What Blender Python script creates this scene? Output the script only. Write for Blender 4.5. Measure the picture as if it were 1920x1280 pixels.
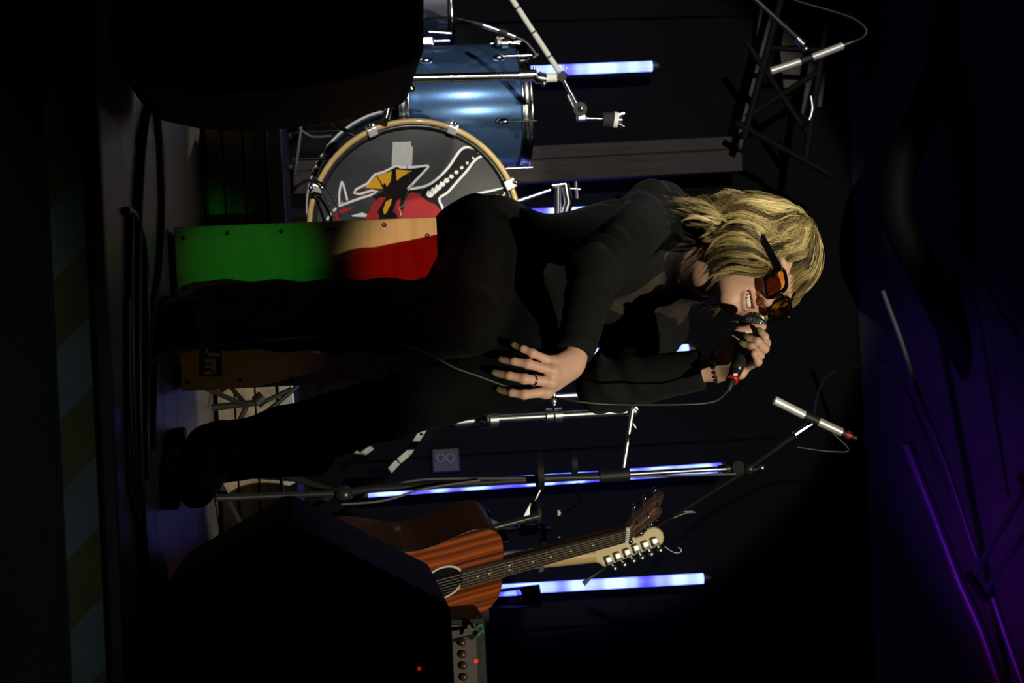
import bpy, bmesh, math, random
import numpy as np
from mathutils import Vector, Matrix

random.seed(7); rng = np.random.default_rng(7)
for o in list(bpy.data.objects): bpy.data.objects.remove(o)
scene = bpy.context.scene
COL = scene.collection

# ------------------------------------------------------------------ camera
# The photograph was taken with the camera turned on its side: image right is world up.
FPX = 3260.0
CAM = Vector((0, 0, 0.265))
PITCH, ROLL = math.radians(6.3), math.radians(2.7)
FWD = Vector((0, math.cos(PITCH), math.sin(PITCH)))
UPV = Vector((0, -math.sin(PITCH), math.cos(PITCH)))
LEFT = Vector((-1, 0, 0))
CX = UPV * math.cos(ROLL) - LEFT * math.sin(ROLL)
CY = UPV * math.sin(ROLL) + LEFT * math.cos(ROLL)
cam_d = bpy.data.cameras.new('camera'); cam_d.sensor_fit = 'HORIZONTAL'; cam_d.sensor_width = 36
cam_d.lens = FPX / 1920 * 36; cam_d.clip_start = 0.05; cam_d.clip_end = 60
cam_d.dof.use_dof = True; cam_d.dof.focus_distance = 3.25; cam_d.dof.aperture_fstop = 9.0
cam = bpy.data.objects.new('camera', cam_d); COL.objects.link(cam)
m3 = Matrix((CX, CY, -FWD)).transposed()
cam.matrix_world = Matrix.Translation(CAM) @ m3.to_4x4()
scene.camera = cam

# ------------------------------------------------------------------ world and exposure
world = bpy.data.worlds.new('world'); scene.world = world; world.use_nodes = True
world.node_tree.nodes['Background'].inputs[0].default_value = (0.5, 0.55, 0.8, 1)
world.node_tree.nodes['Background'].inputs[1].default_value = 0.0016
scene.view_settings.view_transform = 'Standard'
scene.view_settings.look = 'None'
scene.view_settings.exposure = 0.0
scene.view_settings.gamma = 1.0
scene.view_settings.use_curve_mapping = False

# ------------------------------------------------------------------ stage lamps (front of house, behind the camera) and added fills
def spot(name, loc, target, power, color, size_deg, blend=0.2, radius=0.03, square=False):
    d = bpy.data.lights.new(name, 'SPOT'); d.energy = power; d.color = color
    d.spot_size = math.radians(size_deg); d.spot_blend = blend; d.shadow_soft_size = radius; d.use_square = square
    o = bpy.data.objects.new(name, d); COL.objects.link(o); o.location = loc
    o.rotation_euler = (Vector(target) - Vector(loc)).to_track_quat('-Z', 'Y').to_euler()
    return o
def P(px, py, Y):
    """pixel of the photograph + depth -> point of the stage"""
    d = FWD + CX * ((px - 960) / FPX) + CY * ((640 - py) / FPX)
    return CAM + d * ((Y - CAM.y) / d.y)
def Fl(px, py, z=0.0):
    d = FWD + CX * ((px - 960) / FPX) + CY * ((640 - py) / FPX)
    return CAM + d * ((z - CAM.z) / d.z)

KEY = Vector((1.62, -2.9, 3.85))
def aim(o, az, el, d=8.0):
    """point az degrees right of straight upstage and el degrees above level"""
    a, e = math.radians(az), math.radians(el)
    return Vector(o) + Vector((math.sin(a) * math.cos(e), math.cos(a) * math.cos(e), math.sin(e))) * d
spot('key_lamp', KEY, aim(KEY, -13.2, -22.75), 1600, (1.0, 0.93, 0.70), 13.7, 0.05, 0.04, True)
spot('drum_lamp', (-3.0, -5.0, 1.75), aim((-3.0, -5.0, 1.75), 13.4, -3.0), 2500, (1.0, 0.96, 0.88), 12.5, 0.08, 0.05)
spot('green_lamp', (0.2, -1.2, 0.85), P(470, 490, 3.2), 80, (0.02, 1.0, 0.06), 3.9, 0.9, 0.012)
spot('red_lamp', (0.25, -1.2, 0.62), P(800, 500, 3.2), 130, (1.0, 0.01, 0.01), 4.0, 0.8, 0.012)
spot('amber_fill', (1.0, -1.5, 0.55), P(440, 690, 3.2), 10, (1.0, 0.62, 0.22), 4.4, 0.9, 0.012)  # added fill, makes the cajon sticker readable
spot('purple_lamp', (2.2, 4.2, 0.9), P(1905, 760, 6.2), 150, (0.26, 0.02, 1.0), 24, 1.0, 0.05)
spot('magenta_lamp', (2.4, 4.8, 1.3), P(1850, 1300, 5.6), 16, (0.8, 0.0, 0.9), 24, 1.0, 0.05)
spot('violet_lamp', (1.9, 1.4, 2.2), P(330, 960, 3.3), 7, (0.35, 0.2, 1.0), 26, 1.0, 0.05)

spot('floor_fill', (-0.6, 2.9, 2.8), (-0.4, 2.80, 0.0), 16.0, (0.66, 0.60, 0.80), 34, 0.8, 0.05)  # added overhead fill, stands in for ambient light on the front floor
spot('front_fill', (0.2, -3.0, 1.0), aim((0.2, -3.0, 1.0), 0, -21.5), 55, (0.75, 0.95, 0.95), 23, 0.25, 0.05)  # added fill, lifts the warning tape on the stage front

# ------------------------------------------------------------------ materials
def mat(name, color, rough=0.5, metal=0.0, var=0.0, scale=20.0, bump=0.0, bscale=60.0, stretch=(1, 1, 1), color2=None,
        spec=0.5, emit=None, estr=0.0, trans=0.0, ior=1.45, sss=0.0, coat=0.0, sheen=0.0, alpha=1.0):
    m = bpy.data.materials.new(name); m.use_nodes = True
    nt = m.node_tree; b = nt.nodes['Principled BSDF']
    b.inputs['Base Color'].default_value = (*color, 1); b.inputs['Roughness'].default_value = rough
    b.inputs['Metallic'].default_value = metal; b.inputs['Specular IOR Level'].default_value = spec
    b.inputs['Transmission Weight'].default_value = trans; b.inputs['IOR'].default_value = ior
    b.inputs['Coat Weight'].default_value = coat; b.inputs['Sheen Weight'].default_value = sheen
    b.inputs['Alpha'].default_value = alpha
    if sss: b.inputs['Subsurface Weight'].default_value = sss; b.inputs['Subsurface Radius'].default_value = (0.012, 0.005, 0.003); b.inputs['Subsurface Scale'].default_value = 0.5
    if emit: b.inputs['Emission Color'].default_value = (*emit, 1); b.inputs['Emission Strength'].default_value = estr
    if var or bump:
        tc = nt.nodes.new('ShaderNodeTexCoord'); mp = nt.nodes.new('ShaderNodeMapping')
        mp.inputs['Scale'].default_value = stretch; nt.links.new(tc.outputs['Object'], mp.inputs[0])
    if var:
        n = nt.nodes.new('ShaderNodeTexNoise'); n.inputs['Scale'].default_value = scale; n.inputs['Detail'].default_value = 6
        nt.links.new(mp.outputs[0], n.inputs['Vector'])
        r = nt.nodes.new('ShaderNodeMapRange'); r.inputs[1].default_value = 0.3; r.inputs[2].default_value = 0.7
        nt.links.new(n.outputs['Fac'], r.inputs[0])
        mx = nt.nodes.new('ShaderNodeMix'); mx.data_type = 'RGBA'
        c2 = color2 or tuple(c * (1 - var) for c in color)
        mx.inputs[6].default_value = (*color, 1); mx.inputs[7].default_value = (*c2, 1)
        nt.links.new(r.outputs[0], mx.inputs[0]); nt.links.new(mx.outputs[2], b.inputs['Base Color'])
    if bump:
        n2 = nt.nodes.new('ShaderNodeTexNoise'); n2.inputs['Scale'].default_value = bscale; n2.inputs['Detail'].default_value = 4
        nt.links.new(mp.outputs[0], n2.inputs['Vector'])
        bp = nt.nodes.new('ShaderNodeBump'); bp.inputs['Strength'].default_value = bump; bp.inputs['Distance'].default_value = 0.01
        nt.links.new(n2.outputs['Fac'], bp.inputs['Height']); nt.links.new(bp.outputs[0], b.inputs['Normal'])
    return m

M = {}
M['floor'] = mat('stage_board', (0.17, 0.15, 0.155), 0.42, var=0.5, scale=9, stretch=(0.6, 14, 14), bump=0.15, bscale=30)
M['stage_black'] = mat('stage_black', (0.012, 0.013, 0.014), 0.7, var=0.4, scale=8)
M['nosing'] = mat('black_rubber_nosing', (0.008, 0.008, 0.009), 0.5)
M['tape_grey'] = mat('grey_warning_tape', (0.16, 0.21, 0.22), 0.55, var=0.3, scale=20)
M['tape_yellow'] = mat('yellow_warning_tape', (0.13, 0.085, 0.01), 0.55, var=0.3, scale=20)
M['riser_wood'] = mat('worn_board', (0.30, 0.24, 0.17), 0.75, var=0.6, scale=14, stretch=(1, 1, 3), color2=(0.15, 0.11, 0.075), bump=0.3, bscale=25)
M['alu'] = mat('scuffed_aluminium', (0.32, 0.33, 0.36), 0.42, 0.5, var=0.25, scale=25)
M['deck'] = mat('black_deck', (0.015, 0.015, 0.016), 0.6, var=0.3)
M['wall'] = mat('black_wall', (0.0022, 0.0022, 0.0025), 0.85, var=0.35, scale=3, bump=0.1, spec=0.15)
M['wood_dark'] = mat('old_timber', (0.040, 0.031, 0.028), 0.75, var=0.55, scale=6, stretch=(10, 10, 1), bump=0.3)
M['wood_pale'] = mat('ceiling_board', (0.075, 0.060, 0.050), 0.8, var=0.4, scale=8, stretch=(2, 8, 8))
M['truss'] = mat('black_truss', (0.004, 0.004, 0.0045), 0.7, spec=0.15)
M['ceil'] = mat('dark_ceiling', (0.06, 0.055, 0.06), 0.8, var=0.35, scale=4)
M['pipe'] = mat('grey_pipe', (0.10, 0.10, 0.11), 0.4, 0.3)
M['chrome'] = mat('chrome', (0.78, 0.80, 0.83), 0.17, 1.0, var=0.12, scale=60)
M['string'] = mat('dull_string', (0.26, 0.22, 0.17), 0.5, 0.5)
M['steel'] = mat('brushed_steel', (0.55, 0.56, 0.58), 0.3, 1.0, var=0.25, scale=50)
M['satin'] = mat('satin_chrome', (0.85, 0.86, 0.90), 0.34, 1.0, var=0.12, scale=60)
M['blackmetal'] = mat('black_metal', (0.02, 0.02, 0.022), 0.3, spec=0.6)
M['rubber'] = mat('black_rubber', (0.01, 0.01, 0.011), 0.55)
M['cable'] = mat('black_cable', (0.010, 0.010, 0.011), 0.4)
M['greycable'] = mat('grey_cable', (0.10, 0.10, 0.11), 0.5)
M['felt_white'] = mat('white_felt', (0.75, 0.74, 0.72), 0.9)
M['felt_black'] = mat('black_felt', (0.02, 0.02, 0.022), 0.9)
M['hoop'] = mat('maple_hoop', (0.80, 0.56, 0.23), 0.4, var=0.3, scale=12, coat=0.3)
M['head_film'] = mat('smoked_drum_film', (0.060, 0.062, 0.068), 0.35, var=0.35, scale=9, spec=0.12)
M['claw'] = mat('bright_claw', (0.85, 0.86, 0.88), 0.32, 0.75)
M['blueshell'] = mat('blue_sparkle_shell', (0.16, 0.32, 0.66), 0.36, 0.8, var=0.25, scale=250)
nt_ = M['blueshell'].node_tree; tg_n = nt_.nodes.new('ShaderNodeTangent'); tg_n.direction_type = 'RADIAL'; tg_n.axis = 'Z'
nt_.links.new(tg_n.outputs[0], nt_.nodes['Principled BSDF'].inputs['Tangent']); nt_.nodes['Principled BSDF'].inputs['Anisotropic'].default_value = 0.9; nt_.nodes['Principled BSDF'].inputs['Anisotropic Rotation'].default_value = 0.25
M['blackshell'] = mat('dark_blue_shell', (0.010, 0.016, 0.04), 0.4, coat=0.1, spec=0.3)
M['print_white'] = mat('white_print', (0.82, 0.82, 0.83), 0.45, spec=0.12)
M['print_black'] = mat('black_print', (0.008, 0.008, 0.009), 0.4, spec=0.12)
M['print_yellow'] = mat('yellow_print', (0.75, 0.40, 0.02), 0.45, spec=0.12)
M['print_red'] = mat('red_print', (0.42, 0.03, 0.035), 0.45, var=0.3, scale=14, spec=0.12)
M['papertape'] = mat('paper_tape', (0.62, 0.62, 0.60), 0.7, var=0.12, scale=30)
M['speaker'] = mat('textured_black_cabinet', (0.010, 0.010, 0.0105), 0.65, bump=0.4, bscale=400)
M['grille'] = mat('black_grille', (0.014, 0.014, 0.015), 0.5, bump=0.8, bscale=300)
M['cajon'] = mat('birch_plywood', (0.60, 0.42, 0.17), 0.4, var=0.22, scale=5, stretch=(1, 1, 14), coat=0.15)
M['cajon_side'] = mat('cajon_side_panel', (0.36, 0.24, 0.10), 0.5, var=0.25, scale=5, stretch=(3, 3, 14))
M['screw'] = mat('dark_screw', (0.10, 0.085, 0.06), 0.35, 0.8)
M['sticker'] = mat('black_sticker', (0.006, 0.006, 0.006), 0.5)
M['sticker_print'] = mat('pale_sticker_print', (0.55, 0.55, 0.50), 0.5)
M['tube_cap'] = mat('dark_tube_cap', (0.03, 0.03, 0.035), 0.4)
M['brass'] = mat('brass_fitting', (0.6, 0.5, 0.3), 0.3, 0.9)

def led_mat(i):
    m = bpy.data.materials.new('blue_led_tube'); m.use_nodes = True; nt = m.node_tree
    b = nt.nodes['Principled BSDF']; b.inputs['Base Color'].default_value = (0.1, 0.1, 0.2, 1)
    tc = nt.nodes.new('ShaderNodeTexCoord'); mp = nt.nodes.new('ShaderNodeMapping')
    mp.inputs['Location'].default_value = (0, 0, i * 3.7); mp.inputs['Scale'].default_value = (0, 0, 1)
    nt.links.new(tc.outputs['Object'], mp.inputs[0])
    n = nt.nodes.new('ShaderNodeTexNoise'); n.inputs['Scale'].default_value = 6.5; n.inputs['Detail'].default_value = 1
    nt.links.new(mp.outputs[0], n.inputs['Vector'])
    cr = nt.nodes.new('ShaderNodeValToRGB')
    cr.color_ramp.elements[0].position = 0.38; cr.color_ramp.elements[0].color = (0.032, 0.026, 0.75, 1)
    cr.color_ramp.elements[1].position = 0.54; cr.color_ramp.elements[1].color = (0.26, 0.38, 1.7, 1)
    e = cr.color_ramp.elements.new(0.45); e.color = (0.075, 0.08, 1.05, 1)
    nt.links.new(n.outputs['Fac'], cr.inputs[0])
    nt.links.new(cr.outputs[0], b.inputs['Emission Color']); b.inputs['Emission Strength'].default_value = 3.0
    return m

# ------------------------------------------------------------------ builders
class MB:
    """collects shapes given in stage coordinates, builds ONE mesh object"""
    def __init__(s): s.v = []; s.f = []; s.sm = []
    def add(s, vs, fs, smooth=False):
        n = len(s.v); s.v += [Vector(v) for v in vs]; s.f += [tuple(i + n for i in f) for f in fs]; s.sm += [smooth] * len(fs); return s
    def box(s, c, size, R=None, bev=0.0):
        c = Vector(c); h = Vector(size) / 2; R = R or Matrix.Identity(3)
        if bev <= 0:
            vs = [c + R @ Vector((x * h.x, y * h.y, z * h.z)) for x in (-1, 1) for y in (-1, 1) for z in (-1, 1)]
            return s.add(vs, [(0, 1, 3, 2), (4, 6, 7, 5), (0, 4, 5, 1), (2, 3, 7, 6), (0, 2, 6, 4), (1, 5, 7, 3)])
        bm = bmesh.new(); bmesh.ops.create_cube(bm, size=1)
        for v in bm.verts: v.co = Vector((v.co.x * size[0], v.co.y * size[1], v.co.z * size[2]))
        bmesh.ops.bevel(bm, geom=bm.edges[:], offset=min(bev, 0.45 * min(size)), segments=2, profile=0.6, affect='EDGES')
        bm.verts.index_update()
        s.add([c + R @ v.co for v in bm.verts], [[v.index for v in f.verts] for f in bm.faces]); bm.free(); return s
    def tube(s, pts, r, n=10, caps=True, flat=None):
        pts = [Vector(p) for p in pts]; k = len(pts)
        rs = r if isinstance(r, (list, tuple)) else [r] * k
        vs, fs = [], []; ref = None
        for i, p in enumerate(pts):
            t = (pts[min(i + 1, k - 1)] - pts[max(i - 1, 0)])
            t = t.normalized() if t.length > 1e-9 else Vector((0, 0, 1))
            if ref is None:
                a = Vector((0, 0, 1)) if abs(t.z) < 0.9 else Vector((1, 0, 0)); ref = (a - t * a.dot(t)).normalized()
            else:
                q = ref - t * ref.dot(t); ref = q.normalized() if q.length > 1e-6 else ref
            b = t.cross(ref)
            for j in range(n):
                a = 2 * math.pi * j / n
                vs.append(p + ref * (rs[i] * math.cos(a)) + b * (rs[i] * math.sin(a)))
        for i in range(k - 1):
            for j in range(n):
                fs.append((i * n + j, i * n + (j + 1) % n, (i + 1) * n + (j + 1) % n, (i + 1) * n + j))
        s.add(vs, fs, True)
        if caps:
            s.add(vs[:n], [tuple(range(n))[::-1]]); s.add(vs[-n:], [tuple(range(n))])
        return s
    def lathe(s, o, axis, prof, n=32, close=False):
        """prof: (distance along axis, radius)"""
        o = Vector(o); axis = Vector(axis).normalized()
        a = Vector((0, 0, 1)) if abs(axis.z) < 0.9 else Vector((1, 0, 0)); e1 = (a - axis * a.dot(axis)).normalized(); e2 = axis.cross(e1)
        vs, fs = [], []
        for (h, r) in prof:
            for j in range(n):
                t = 2 * math.pi * j / n
                vs.append(o + axis * h + (e1 * math.cos(t) + e2 * math.sin(t)) * r)
        k = len(prof); rows = k if close else k - 1
        for i in range(rows):
            i2 = (i + 1) % k
            for j in range(n):
                fs.append((i * n + j, i * n + (j + 1) % n, i2 * n + (j + 1) % n, i2 * n + j))
        return s.add(vs, fs, True)
    def ball(s, c, r, n=14, R=None):
        c = Vector(c); r = Vector(r) if not isinstance(r, (int, float)) else Vector((r, r, r)); R = R or Matrix.Identity(3)
        vs, fs = [], []; m = n // 2 + 1
        for i in range(m + 1):
            t = math.pi * i / m
            for j in range(n):
                a = 2 * math.pi * j / n
                vs.append(c + R @ Vector((r.x * math.sin(t) * math.cos(a), r.y * math.sin(t) * math.sin(a), r.z * math.cos(t))))
        for i in range(m):
            for j in range(n): fs.append((i * n + j, (i + 1) * n + j, (i + 1) * n + (j + 1) % n, i * n + (j + 1) % n))
        return s.add(vs, fs, True)
    def prism(s, poly, off):
        """poly: 3-D points of a planar outline; off: extrusion vector"""
        a = [Vector(p) for p in poly]; n = len(a); off = Vector(off)
        return s.add(a + [p + off for p in a], [tuple(range(n)), tuple(range(n, 2 * n))[::-1]] + [(i, i + n, (i + 1) % n + n, (i + 1) % n) for i in range(n)])
    def build(s, name, material, parent=None, bevel=0.0, recalc=True):
        me = bpy.data.meshes.new(name)
        o = bpy.data.objects.new(name, me); COL.objects.link(o)
        org = Vector((0, 0, 0))
        if parent is not None:
            o.parent = parent; org = Vector(parent.get('_o', (0, 0, 0)))
        else:
            lo = Vector((min(v.x for v in s.v), min(v.y for v in s.v), min(v.z for v in s.v))); hi = Vector((max(v.x for v in s.v), max(v.y for v in s.v), max(v.z for v in s.v)))
            org = Vector(((lo.x + hi.x) / 2, (lo.y + hi.y) / 2, lo.z)); o.location = org
        o['_o'] = org
        me.from_pydata([v - org for v in s.v], [], s.f)
        me.polygons.foreach_set('use_smooth', s.sm)
        if recalc:
            bm = bmesh.new(); bm.from_mesh(me); bmesh.ops.recalc_face_normals(bm, faces=bm.faces); bm.to_mesh(me); bm.free()
        me.materials.append(material)
        if bevel:
            md = o.modifiers.new('bevel', 'BEVEL'); md.width = bevel; md.segments = 2; md.limit_method = 'ANGLE'
        return o
def tag(o, label=None, cat=None, group=None, kind=None):
    if label: o['label'] = label
    if cat: o['category'] = cat
    if group: o['group'] = group
    if kind: o['kind'] = kind
    return o
def thing(name, label, cat, loc, group=None):
    o = bpy.data.objects.new(name, None); COL.objects.link(o); o.location = loc; o['_o'] = Vector(loc); o.empty_display_size = 0.05
    return tag(o, label, cat, group)
def struct(mb, name, m, **k):
    o = mb.build(name, m, **k); o['kind'] = 'structure'; return o
def smooth_path(pts, sub=8):
    pts = [Vector(p) for p in pts]; out = []
    for i in range(len(pts) - 1):
        p0, p1, p2, p3 = pts[max(i - 1, 0)], pts[i], pts[i + 1], pts[min(i + 2, len(pts) - 1)]
        for k in range(sub):
            t = k / sub
            out.append(0.5 * ((2 * p1) + (p2 - p0) * t + (2 * p0 - 5 * p1 + 4 * p2 - p3) * t * t + (3 * p1 - p0 - 3 * p2 + p3) * t ** 3))
    return out + [pts[-1]]
def lerp(a, b, t): return Vector(a) * (1 - t) + Vector(b) * t
# ------------------------------------------------------------------ the setting
STAGE_Y, RISER_Y, RISER_H, BACK_Y = 2.23, 4.30, 0.195, 6.6
fl = struct(MB().box((0, 4.455, -0.045), (6.0, 4.45, 0.05)), 'floor', M['stage_black'])
y = STAGE_Y + 0.03; k = 0
while y < RISER_Y - 0.01:
    d = min(0.24, RISER_Y - 0.005 - y)
    xs = [-2.9, -1.15 + 0.35 * (k % 2), 0.6 + 0.3 * ((k + 1) % 2), 2.9]
    for a, b in zip(xs[:-1], xs[1:]):
        MB().box(((a + b) / 2, y + d / 2 - 0.001, -0.009), (b - a - 0.002, d - 0.003, 0.018)).build('board', M['floor'], fl)
    y += d; k += 1
MB().box((0, STAGE_Y + 0.012, -0.008), (5.9, 0.03, 0.020), bev=0.006).build('nosing', M['nosing'], fl)
wf = struct(MB().box((0, STAGE_Y + 0.03, -0.57), (6.0, 0.04, 1.0)), 'wall_front', M['stage_black'])
x = -1.2; k = 0
while x < 1.3:      # slanted warning tape along the stage edge
    w = 0.088; yy = STAGE_Y - 0.0005; z1, z0 = -0.021, -0.063; sl = 0.040
    MB().prism([(x, yy, z1), (x + w, yy, z1), (x + w + sl, yy, z0), (x + sl, yy, z0)], (0, -0.0015, 0)).build('tape_stripe', M['tape_grey'] if k % 2 else M['tape_yellow'], wf)
    x += w; k += 1
# drum riser
rs = thing('drum_riser', 'low drum riser with worn wooden face boards and aluminium edge', 'stage riser', (0, RISER_Y + 1.1, 0))
MB().box((0, RISER_Y + 1.12, RISER_H / 2 - 0.004), (4.0, 2.2, RISER_H - 0.012)).build('deck', M['deck'], rs)
zz = 0.008
for hgt in (0.043, 0.050, 0.052):
    for a, b in ((-2.0, -0.85), (-0.848, 0.46), (0.462, 2.0)):
        dy = random.uniform(-0.003, 0.003)
        MB().box(((a + b) / 2, RISER_Y + 0.012 + dy, zz + hgt / 2), (b - a - 0.003, 0.018, hgt - 0.004), bev=0.003).build('face_board', M['riser_wood'], rs)
    zz += hgt
MB().box((0, RISER_Y + 0.008, RISER_H - 0.0185), (4.0, 0.024, 0.037), bev=0.003).build('edge_trim', M['alu'], rs)
# back wall with panels
wb = struct(MB().box((0, BACK_Y + 0.05, 1.4), (6.0, 0.08, 3.4)), 'wall_back', M['wall'])
for a, b in ((-3.0, -1.22), (-1.21, -0.30), (-0.29, 0.42), (0.43, 1.1), (1.11, 3.0)):
    MB().box(((a + b) / 2, BACK_Y, 1.0), (b - a, 0.02, 2.0), bev=0.004).build('wall_panel', M['wall'], wb)
struct(MB().box((-3.0, 4.4, 1.2), (0.06, 4.6, 3.2)), 'wall_left', M['wall'])
struct(MB().box((3.0, 4.4, 1.2), (0.06, 4.6, 3.2)), 'wall_right', M['wall'])
# timber post on the back wall
pt = thing('timber_post', 'rough dark timber post standing against the black back wall', 'post', (P(900, 305, 6.35).x, 6.4, 0))
a0, a1 = P(700, 322, 6.4), P(1392, 288, 6.4)
ax = (a1 - a0); base = a0 - ax * (a0.z / ax.z); top = a1
for dx, w, dy in ((-0.045, 0.05, 0.02), (0.024, 0.082, 0.0)):
    MB().prism([base + Vector((dx - w / 2, dy, RISER_H)), base + Vector((dx + w / 2, dy, RISER_H)), top + Vector((dx + w / 2, dy, 0)), top + Vector((dx - w / 2, dy, 0))], (0, 0.09, 0)).build('beam', M['wood_dark'], pt, bevel=0.006)
# sloping timber lining under the roof at the left, seen through the truss
ln = thing('roof_lining', 'pale sloping boards of roof lining behind the black truss', 'roof boards', P(1440, 100, 6.45))
for (p1, p2, p3, p4) in (((1436, -60), (1468, -60), (1440, 115), (1412, 115)), ((1408, 118), (1436, 118), (1404, 228), (1378, 228)), ((1486, -60), (1560, -60), (1546, 85), (1466, 85)), ((1462, 88), (1544, 88), (1520, 160), (1470, 165)), ((1566, -60), (1580, -60), (1540, 200), (1526, 200)), ((1500, 165), (1520, 160), (1506, 215), (1490, 200)), ((1376, 232), (1402, 232), (1384, 300), (1362, 300))):
    MB().prism([P(*q, 6.5) for q in (p1, p2, p3, p4)], (0, 0.02, 0)).build('board', M['wood_pale'], ln)
tr = thing('roof_truss', 'black metal roof truss with crossing braces at top left', 'truss', P(1450, 150, 6.2))
for a, b, w in (((1480, -60), (1395, 260), 0.028), ((1565, -60), (1510, 300), 0.028), ((1400, 80), (1520, 260), 0.024), ((1540, 130), (1400, 220), 0.024), ((1440, 90), (1550, 95), 0.02), ((1380, 230), (1560, 330), 0.024)):
    MB().tube([P(*a, 6.2), P(*b, 6.2)], w / 2, 8).build('brace', M['truss'], tr)
MB().tube(smooth_path([P(1520, 180, 6.1), P(1523, 205, 6.1), P(1517, 225, 6.1)], 4), 0.006, 8).build('hook', M['steel'], tr)
# ceiling: sloped, with a curved dark valance and pipes under it
cz = lambda Y: 2.95 - (6.6 - Y) * 0.02
c0 = [(-3, 6.62, 2.36), (3, 6.62, 2.36), (3, 4.2, 3.05), (-3, 4.2, 3.05)]
struct(MB().prism(c0, (0, 0, 0.05)), 'ceiling', M['ceil'])
struct(MB().prism([(-3, 4.2, 3.05), (3, 4.2, 3.05), (3, 2.1, 3.05), (-3, 2.1, 3.05)], (0, 0, 0.05)), 'ceiling_front', M['stage_black'])
arch = [(1796, -40), (1772, 110), (1728, 220), (1690, 312), (1684, 400), (1712, 470), (1752, 545), (1800, 640), (1846, 720), (1900, 790), (1960, 860)]
ac = smooth_path([P(a, b, 6.0) for a, b in arch], 5)
MB().tube(ac, 0.062, 12).build('roof_arch', M['truss']); tag(bpy.data.objects['roof_arch'], 'thick dark curved roof arch under the violet ceiling', 'roof arch')
def pipe(name, pts, Y, r, m, label, cat):
    o = MB().tube(smooth_path([P(a, b, Y) for a, b in pts], 6), r, 10).build(name, m); return tag(o, label, cat)
pipe('ceiling_pipe', [(1655, 545), (1690, 640), (1725, 745), (1770, 860), (1832, 1045)], 5.6, 0.008, M['pipe'], 'thin bluish pipe running steeply under the ceiling above the singer', 'pipe')
pipe('ceiling_pipe', [(1862, 1118), (1900, 1230), (1930, 1310)], 5.5, 0.012, M['pipe'], 'short bright violet pipe in the far upper right corner of the upright view', 'pipe')
pipe('ceiling_beam', [(1700, 830), (1760, 985), (1800, 1090), (1840, 1180), (1885, 1310)], 5.8, 0.018, M['pipe'], 'magenta lit roof rail sloping down beside the violet pipe', 'roof rail')
pipe('ceiling_cable', [(1780, 430), (1850, 540), (1925, 660)], 5.7, 0.006, M['cable'], 'thin black cable strung across the violet ceiling', 'cable')
cb = thing('ceiling_bracket', 'dark hanging bracket arm joined to the roof rail', 'bracket', P(1840, 1080, 5.45))
MB().tube([P(1930, 905, 5.45), P(1822, 1085, 5.45)], 0.011, 8).build('arm', M['pipe'], cb)
MB().tube([P(1940, 975, 5.45), P(1842, 1115, 5.45)], 0.011, 8).build('arm', M['pipe'], cb)
MB().tube([P(1815, 1075, 5.45), P(1850, 1125, 5.45)], 0.014, 8).build('joint', M['truss'], cb)

# ------------------------------------------------------------------ LED tubes on the back wall
tubes = [((860, 139), (1222, 124), 'far left blue LED tube shining behind the floor tom'),
         ((880, 405), (1240, 392), 'blue LED tube half hidden behind the small of the singer back'),
         ((900, 672), (1290, 655), 'blue LED tube glimpsed between the arms of the singer'),
         ((690, 922), (1352, 877), 'blue LED tube behind the tall boom microphone stand'),
         ((890, 1108), (1318, 1084), 'blue LED tube beside the guitar headstocks and glass')]
for i, (a, b, lab) in enumerate(tubes):
    A, B = P(*a, 6.42), P(*b, 6.42)
    t = thing('led_tube', lab, 'light tube', A, 'blue LED tubes on the back wall')
    MB().tube([A, B], 0.0195, 14).build('tube', led_mat(i), t)
    dd = (B - A).normalized()
    MB().tube([B, B + dd * 0.015], 0.021, 14).build('end_cap', M['tube_cap'], t)
    MB().tube([B + dd * 0.015, B + dd * 0.028], [0.013, 0.008], 12).build('tip', M['brass'], t)
    MB().tube([A - dd * 0.02, A], 0.021, 14).build('end_cap', M['tube_cap'], t)
    for q in (0.2, 0.8): MB().box(lerp(A, B, q) + Vector((0, 0.09, 0)), (0.012, 0.17, 0.012)).build('bracket', M['tube_cap'], t)
# wall socket
ws = thing('wall_socket', 'dim double power socket plate on the black back wall', 'power socket', P(835, 862, 6.55))
c = P(836, 863, 6.57); R = None
MB().box(c, (0.088, 0.02, 0.105), bev=0.006).build('plate', mat('grey_plate', (0.010, 0.010, 0.016), 0.5), ws)
for q in (P(826, 858, 6.555), P(844, 858, 6.555)):
    MB().lathe(q, (0, -1, 0), [(0, 0.017), (0.006, 0.017), (0.006, 0.013), (0.002, 0.012)], 20).build('socket_ring', mat('pale_socket', (0.16, 0.16, 0.16), 0.5), ws)
    MB().box(q + Vector((0, -0.002, 0)), (0.016, 0.004, 0.003)).build('socket_bar', M['rubber'], ws)
# ------------------------------------------------------------------ stage monitors at the stage edge
def pp(pts, Y): return [P(a, b, Y) for a, b in pts]
ml = thing('stage_monitor', 'big black speaker cabinet at the stage edge in front of the drums', 'speaker', Vector((-0.5, 2.5, 0)))
prof = [(245, -1050), (203, 60), (212, 122), (250, 148), (340, 168), (430, 174), (540, 165), (640, 150), (740, 126), (785, 112), (795, 96), (795, -1050)]  # cabinet widened out of view so its shadow covers the riser face
prof3 = [Vector((p.x, 2.32, max(p.z, 0.004))) for p in pp(prof, 2.32)]
MB().prism(prof3, (0, 0.42, 0)).build('cabinet', M['speaker'], ml, bevel=0.008)
MB().prism([p + Vector((0, -0.006, 0)) for p in pp([(300, -200), (300, 110), (700, 95), (740, 70), (740, -200)], 2.32)], (0, 0.004, 0)).build('rear_plate', M['grille'], ml)
for a in (236, 262): MB().tube([P(a, 122, 2.31), P(a + 12, 150, 2.31)], 0.004, 6).build('foot_rail', M['rubber'], ml)
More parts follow.
